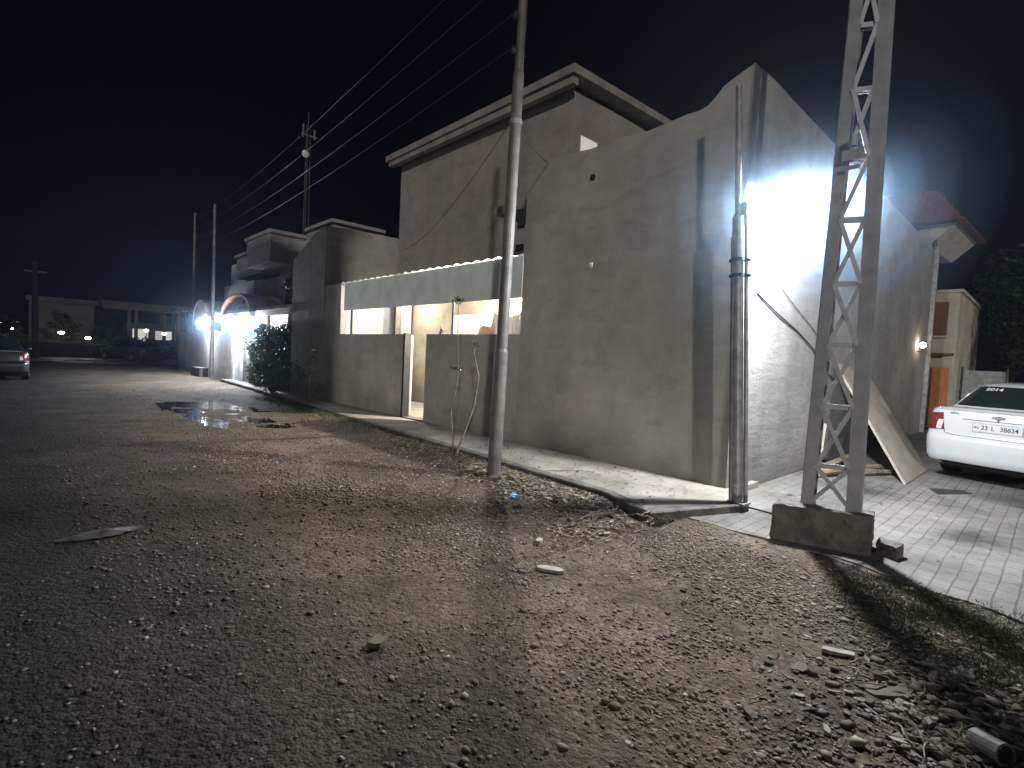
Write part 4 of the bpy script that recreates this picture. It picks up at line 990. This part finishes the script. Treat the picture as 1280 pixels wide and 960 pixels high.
def shell(t):
    tab=BODY if t=='B' else CAB;w=MB();vs=[];fs=[]
    zs=[]
    for a,b_ in zip(tab,tab[1:]):
        m=2 if b_[0]-a[0]<.05 else 4
        zs+=[a[0]+(b_[0]-a[0])*i/m for i in range(m)]
    zs.append(tab[-1][0])
    K=44
    for z in zs:
        yr,yf,hw,r=lerp_table(tab,z)
        us=[-math.cos(math.pi*k/K) for k in range(K+1)]
        ring=[(u*hw,yrear(t,u*hw,z)) for u in us]
        y0,y1=ring[-1][1],yfront(t,hw,z)
        ring+=[(hw,y0+(y1-y0)*k/14) for k in range(1,14)]
        ring+=[(-u*hw,yfront(t,u*hw,z)) for u in us]
        ring+=[(-hw,y1+(y0-y1)*k/14) for k in range(1,14)]
        n=len(ring);vs+=[(x,y,dropz(t,y,z)) for x,y in ring]
    for j in range(len(zs)-1):
        for k in range(n): fs.append((j*n+k,j*n+(k+1)%n,(j+1)*n+(k+1)%n,(j+1)*n+k))
    fs.append(tuple((len(zs)-1)*n+k for k in range(n)));fs.append(tuple(range(n-1,-1,-1)))
    w.add(vs,fs);return w
def grid(fn,us,vs_):
    w=MB();nu=len(us);v=[fn(a,c) for c in vs_ for a in us]
    w.add(v,[(j*nu+i,j*nu+i+1,(j+1)*nu+i+1,(j+1)*nu+i) for j in range(len(vs_)-1) for i in range(nu-1)]);return w
lin=lambda a,b_,n:[a+(b_-a)*i/(n-1) for i in range(n)]
def make_car(label,paint,plate=None,cat='car',group=None,sticker=None):
    T=thing('parked_car',label,cat,(0,0,0),group);del T['_b']
    def P_(name,w,mat,par=None,sm=False):
        me=bpy.data.meshes.new(name);me.from_pydata(w.v,[],w.f);me.update()
        if sm: me.shade_smooth()
        me.materials.append(mat);o=bpy.data.objects.new(name,me);COL.objects.link(o);o.parent=par or T;return o
    P_('body',shell('B'),M[paint],sm=True)
    P_('cabin',shell('C'),M[paint],sm=True)
    # rear window, curved trapezoid
    def rw(u,z): 
        hw=.665-.085*(z-1.03)/.29;return rear('C',u*hw,z,.006)
    w_=P_('rear_window',grid(rw,lin(-1,1,21),lin(1.03,1.318,9)),M['glass'],sm=True)
    if sticker:
        vs,fs=text_polys(sticker,.085,.002);w=MB();w.add([rear('C',-.36+x*1.25,1.275+y*.6,.012) for x,y,_ in vs],fs);P_('window_sticker',w,M['white'],w_)
    for sg in (-1,1):
        for (y0,y1,t0,t1) in ((1.02,1.78,1.32,1.78),(1.84,2.75,1.84,2.2)):
            def sw_(u,z,y0=y0,y1=y1,t0=t0,t1=t1,sg=sg):
                k=(z-1.03)/.28;ya=y0+(t0-y0)*k;yb=y1+(t1-y1)*k;return side('C',sg,ya+(yb-ya)*u,z,.006)
            P_('side_window',grid(sw_,lin(0,1,9),lin(1.03,1.305,6)),M['glass'],sm=True)
    def fwn(u,z):
        x=u*(.60-.1*(z-1.03)/.29);return (x,yfront('C',x,z,.006),z)
    P_('windscreen',grid(fwn,lin(-1,1,17),lin(1.03,1.318,8)),M['glass'],sm=True)
    # tail lights wrap round the corner
    for sg in (-1,1):
        def tl(u,v_,sg=sg):
            z=.69+.235*v_-.03*(u if u<.6 else .6)
            # u: 0 inner edge at x=.60 , 1 outer on the side
            inner=.60+.04*v_
            if u<.6:
                x=inner+(.845-inner)*(u/.6);p=rear('B',x,z,.007)
            else:
                p0=rear('B',.845,z,.007);yy=p0[1]+(u-.6)/.4*(.16+.08*v_);p=side('B',1,yy,z,.007)
            return (sg*p[0],p[1],p[2])
        o=P_('tail_light',grid(tl,lin(0,1,17),lin(0,1,8)),M['lens_red'],sm=True)
        def tl2(u,v_,sg=sg):
            z=.695+.13*v_;x=.64+.07*u-.02*v_;p=rear('B',x,z,.011);return (sg*p[0],p[1],p[2])
        P_('reverse_lens',grid(tl2,lin(0,1,5),lin(0,1,5)),M['lens_clear'],o)
    # boot lid gaps
    seam=MB()
    def strip(pts,wd=.006):
        for p,q in zip(pts,pts[1:]): seam.bar(p,q,wd,.004,up=(0,-1,0))
    strip([rear('B',x,.628+(.0 if abs(x)<.5 else (abs(x)-.5)*.25),.003) for x in lin(-.60,.60,25)])
    for sg in (-1,1): strip([rear('B',sg*(.60+.0*(z-.65)),z,.003) for z in lin(.653,.70,4)])
    strip([rear('B',x,.858,.003) for x in lin(-.40,.40,17)],.007)
    for sg in (-1,1):
        for y in (1.02,1.82,2.85): strip([side('B',sg,y,z,.002) for z in lin(.3,.95,8)])
    P_('panel_gap',seam,M['seam'])
    w=MB();w.add([rear('B',x,z,.006) for z in (.965,.985) for x in lin(-.7,.7,15)],[(i,i+1,i+16,i+15) for i in range(14)]);P_('boot_trim',w,M['winframe'])
    w=grid(lambda x,z:rear('B',x,z,.004),lin(-.62,.62,15),[.205,.23,.262]);P_('bumper_underside',w,M['black'])
    if plate:
        w=MB();zc=.765;y0=rear('B',.26,zc,.008)[1]-.004
        w.box((-.26,y0-.006,zc-.052),(.26,y0,zc+.052));o=P_('number_plate',w,M['plate'])
        fr_=MB();
        for a,b_ in (((-.265,zc-.058),(.265,zc-.058)),((-.265,zc+.058),(.265,zc+.058)),((-.265,zc-.058),(-.265,zc+.058)),((.265,zc-.058),(.265,zc+.058))): fr_.bar((a[0],y0-.004,a[1]),(b_[0],y0-.004,b_[1]),.006,.008)
        P_('plate_frame',fr_,M['winframe'],o)
        w=MB()
        for s_,xc,sz in (plate):
            vs,fs=text_polys(s_,sz,.0008);w.add([(xc+x*.92,y0-.0085,zc+y) for x,y,_ in vs],fs)
        P_('plate_lettering',w,M['black'],o)
        # bow-shaped chrome emblem
        yb=rear('B',0,.925,.004)[1];w=MB()
        pts=[(-.075,-.016),(-.03,-.016),(-.024,-.026),(.024,-.026),(.03,-.016),(.075,-.016),(.063,.016),(.03,.016),(.024,.026),(-.024,.026),(-.03,.016),(-.063,.016)]
        w.prism([(x,yb-.012,.912+z) for x,z in pts],(0,.010,0));P_('emblem',w,M['chrome'])
        vs,fs=text_polys('OPTRA',.034,.0008);w=MB();w.add([(rear('B',-.50+x,.925,.008)[0],rear('B',-.50+x,.925,.008)[1],.925+y) for x,y,_ in vs],fs);P_('model_lettering',w,M['chrome'])
        w=MB();w.tube([(0,yb-.02,.878),(0,yb,.878)],.010,10);P_('boot_lock',w,M['seam'])
    for sg in (-1,1):
        for yc in (.95,3.6):
            w=MB()
            w.tube([(sg*.70,yc,.31),(sg*.866,yc,.31)],.31,28);w.tube([(sg*.866,yc,.31),(sg*.872,yc,.31)],[.31,.28],28);o=P_('wheel',w,M['black'])
            w=MB();w.tube([(sg*.873,yc,.31),(sg*.877,yc,.31)],.20,24)
            for k in range(8):
                a=k*math.pi/4;w.bar((sg*.882,yc+.04*math.cos(a),.31+.04*math.sin(a)),(sg*.882,yc+.19*math.cos(a),.31+.19*math.sin(a)),.03,.01,up=(1,0,0))
            P_('rim',w,M['galv'],o)
            w=MB();vs=[side('B',sg,yc,.31,.001)];n=20
            vs=[(sg*.868,yc,.33)]+[(sg*(.8665),yc+.37*math.cos(math.pi*k/n),.30+.37*math.sin(math.pi*k/n)) for k in range(n+1)]
            w.add(vs,[(0,k,k+1) for k in range(1,n+1)]);P_('wheel_arch',w,M['black'])
        w=MB();w.sphere((sg*.93,2.72,1.02),.11,10,8,(.9,.5,.62));w.bar((sg*.80,2.74,.99),(sg*.9,2.74,1.0),.05,.03);P_('mirror',w,M[paint],sm=True)
        w=MB();w.bar((sg*.872,1.25,.80),(sg*.872,1.42,.80),.02,.02);w.bar((sg*.872,2.25,.80),(sg*.872,2.42,.80),.02,.02);P_('door_handle',w,M[paint])
        w=grid(lambda u,v_,sg=sg:(sg*(.50+.28*u),yfront('B',.50+.28*u,.62,.02),.58+.12*v_),lin(0,1,7),lin(0,1,4));P_('headlight',w,M['lens_clear'])
    w=MB();w.box((-.7,.3,.14),(.7,4.2,.22));P_('underbody',w,M['black'])
    return T
car=make_car('white sedan parked on the paving with its rear toward the street lamp','carpaint',plate=[('23',-.135,.085),('L',-.045,.085),('38634',.125,.085),('IRQ',-.225,.035)],sticker='2014')
lat=Vector((.454,.891,0))
CARP=(10.2,.58)
car.location=(CARP[0],CARP[1],.03);car.scale=(1.05,1,1.1)
# local +y is forward; forward world = (.891,-.454)
car.rotation_euler=(0,0,-R(90+14))
dc=make_car('dark car parked at the left edge of the street, seen from behind','cardark')
dc.location=(-.72,23.2,-.01);dc.rotation_euler=(0,0,R(2))
dc=make_car('low dark car parked across the far street before the hedge','cardark')
dc.location=(6.6,43.6,0);dc.rotation_euler=(0,0,R(28))
for c_ in [o for o in bpy.data.objects if o.name.startswith('parked_car')]: pass

# unseen house, wall and trees added across the street to shade the carriageway
T=thing('unseen_shade_house','unseen block house added across the street to shade the road','house',(-9,12,0))
w=MB();w.box((-16,-.5,-.05),(-5.0,34,9));obj('walls',w,M['plaster'],T)
w=MB();w.box((-16.2,-.7,9),(-4.8,34.2,9.3));obj('roof',w,M['roof_slab'],T)
T=thing('unseen_shade_wall','unseen long wall added across the street to shade the road','wall',(-6.2,-15,0))
w=MB();w.box((-6.4,-40,-.05),(-6.2,-.9,2.7));obj('wall',w,M['plaster'],T)
for (x,y,h,r) in ((-7.6,-6.5,4.6,1.3),(-7.4,-12,4.9,1.4)): tree('tree',x,y,h,r,'unseen tree added across the street for dappled shade, '+('nearer' if y>-8 else 'farther')+' one','leaf_dark',26,70,.16,.1,.5)
# thin night haze over the whole place
w=MB();w.box((-25,-25,-.8),(70,100,16));hm=bpy.data.materials.new('night haze');hm.use_nodes=True;nt=hm.node_tree;nt.nodes.clear()
vo_=nt.nodes.new('ShaderNodeVolumeScatter');vo_.inputs['Color'].default_value=(.62,.78,1,1);vo_.inputs['Density'].default_value=.0008;vo_.inputs['Anisotropy'].default_value=.7
ou=nt.nodes.new('ShaderNodeOutputMaterial');nt.links.new(vo_.outputs[0],ou.inputs['Volume']);struct('haze',w,hm)
def glow(c,parts):  # nested haze spheres added round a lamp to imitate its glare
    for r,dn in parts:
        w=MB();w.sphere(c,r,28,18);m_=bpy.data.materials.new('lamp glow haze');m_.use_nodes=True;nt=m_.node_tree;nt.nodes.clear()
        v_=nt.nodes.new('ShaderNodeVolumeScatter');v_.inputs['Color'].default_value=(.42,.66,1,1);v_.inputs['Density'].default_value=dn;v_.inputs['Anisotropy'].default_value=.3
        o_=nt.nodes.new('ShaderNodeOutputMaterial');nt.links.new(v_.outputs[0],o_.inputs['Volume']);o=obj('haze',w,m_,base=tuple(c));tag(o,kind='stuff')
glow((6.27,2.11,3.45),((.22,.7),(.42,.2),(.62,.09),(.84,.045),(1.08,.021),(1.36,.009),(1.7,.0034)))
glow((6.02,22.75,2.36),((.4,.08),(.8,.02),(1.3,.007),(2.2,.002)))
glow((6.05,27.0,2.42),((.4,.08),(.8,.02),(1.3,.007),(2.2,.002)))
glow((6.02,20.7,2.32),((.4,.08),(.8,.02),(1.3,.006)))

# ------------------------------------------------------------------ camera (fitted to the photo's vanishing points)
Fp=647.;cx_,cy_=640.,480.
def cv(u,v): return Vector((u-cx_,-(v-cy_),-Fp)).normalized()
Yc=cv(30,417);Xc=cv(1326,482);Xc=(Xc-Yc*Xc.dot(Yc)).normalized();Zc=Xc.cross(Yc)
Rm=Matrix((Xc,Yc,Zc))
cam=bpy.data.cameras.new('camera');co=bpy.data.objects.new('camera',cam);COL.objects.link(co)
cam.sensor_width=36;cam.lens=36*Fp/1280;cam.clip_start=.05;cam.clip_end=3000
co.matrix_world=Matrix.Translation((0,0,1.55))@Rm.to_4x4();S.camera=co
# ------------------------------------------------------------------ light
az=math.atan2(.62,.78)     # light travels toward (+.62,+.78)
elev=R(12)
sl=bpy.data.lights.new('sun','SUN');so=bpy.data.objects.new('sun',sl);COL.objects.link(so)
sl.energy=1.05;sl.angle=R(1.6);sl.color=(1,.94,.87)
d=Vector((math.sin(az)*math.cos(elev),math.cos(az)*math.cos(elev),-math.sin(elev)))
so.rotation_euler=d.to_track_quat('-Z','Y').to_euler()
# courtyard lamp under the canopy
T=thing('courtyard_lamp','bare bright bulb hanging under the metal canopy inside the courtyard','lamp',(7.4,8.35,3.05))
w=MB();w.sphere((7.4,8.35,3.06),.05,12,8);obj('bulb',w,M['lamp_yard'],T,smooth=True)
w=MB();w.tube([(7.4,8.35,3.12),(7.4,8.35,3.36)],.012,6);w.tube([(7.4,8.35,3.10),(7.4,8.35,3.15)],.03,8);obj('holder',w,M['white'],T)
T=thing('courtyard_lamp','weaker fill lamp added under the left end of the metal canopy','lamp',(7.7,12.7,3.0))  # added fill lamp, brightens the left end of the courtyard
w=MB();w.sphere((7.7,12.7,3.0),.05,12,8);obj('bulb',w,M['lamp_yard_fill'],T,smooth=True)
w=MB();w.tube([(7.7,12.7,3.06),(7.7,12.7,3.40)],.012,6);w.tube([(7.7,12.7,3.04),(7.7,12.7,3.09)],.03,8);obj('holder',w,M['white'],T)
W=bpy.data.worlds.new('World');S.world=W;W.use_nodes=True;nt=W.node_tree;bg=nt.nodes['Background']
sky=nt.nodes.new('ShaderNodeTexSky');sky.sky_type='NISHITA';sky.sun_disc=False;sky.sun_elevation=R(-7);sky.sun_rotation=R(180)+az
mul=nt.nodes.new('ShaderNodeMix');mul.data_type='RGBA';mul.blend_type='MULTIPLY';mul.inputs[0].default_value=1;mul.inputs[7].default_value=(1,.8,1.1,1)
add_=nt.nodes.new('ShaderNodeMix');add_.data_type='RGBA';add_.blend_type='ADD';add_.inputs[0].default_value=1;add_.inputs[7].default_value=(.014,.009,.026,1)
nt.links.new(sky.outputs[0],mul.inputs[6]);nt.links.new(mul.outputs[2],add_.inputs[6]);nt.links.new(add_.outputs[2],bg.inputs['Color']);bg.inputs['Strength'].default_value=.1
S.view_settings.view_transform='Standard';S.view_settings.look='None';S.view_settings.exposure=0;S.view_settings.gamma=1
S.cycles.use_denoising=True;S.cycles.transparent_max_bounces=64;S.cycles.max_bounces=6;S.cycles.diffuse_bounces=3;S.cycles.glossy_bounces=3;S.cycles.sample_clamp_indirect=4;S.cycles.caustics_reflective=False;S.cycles.caustics_refractive=False
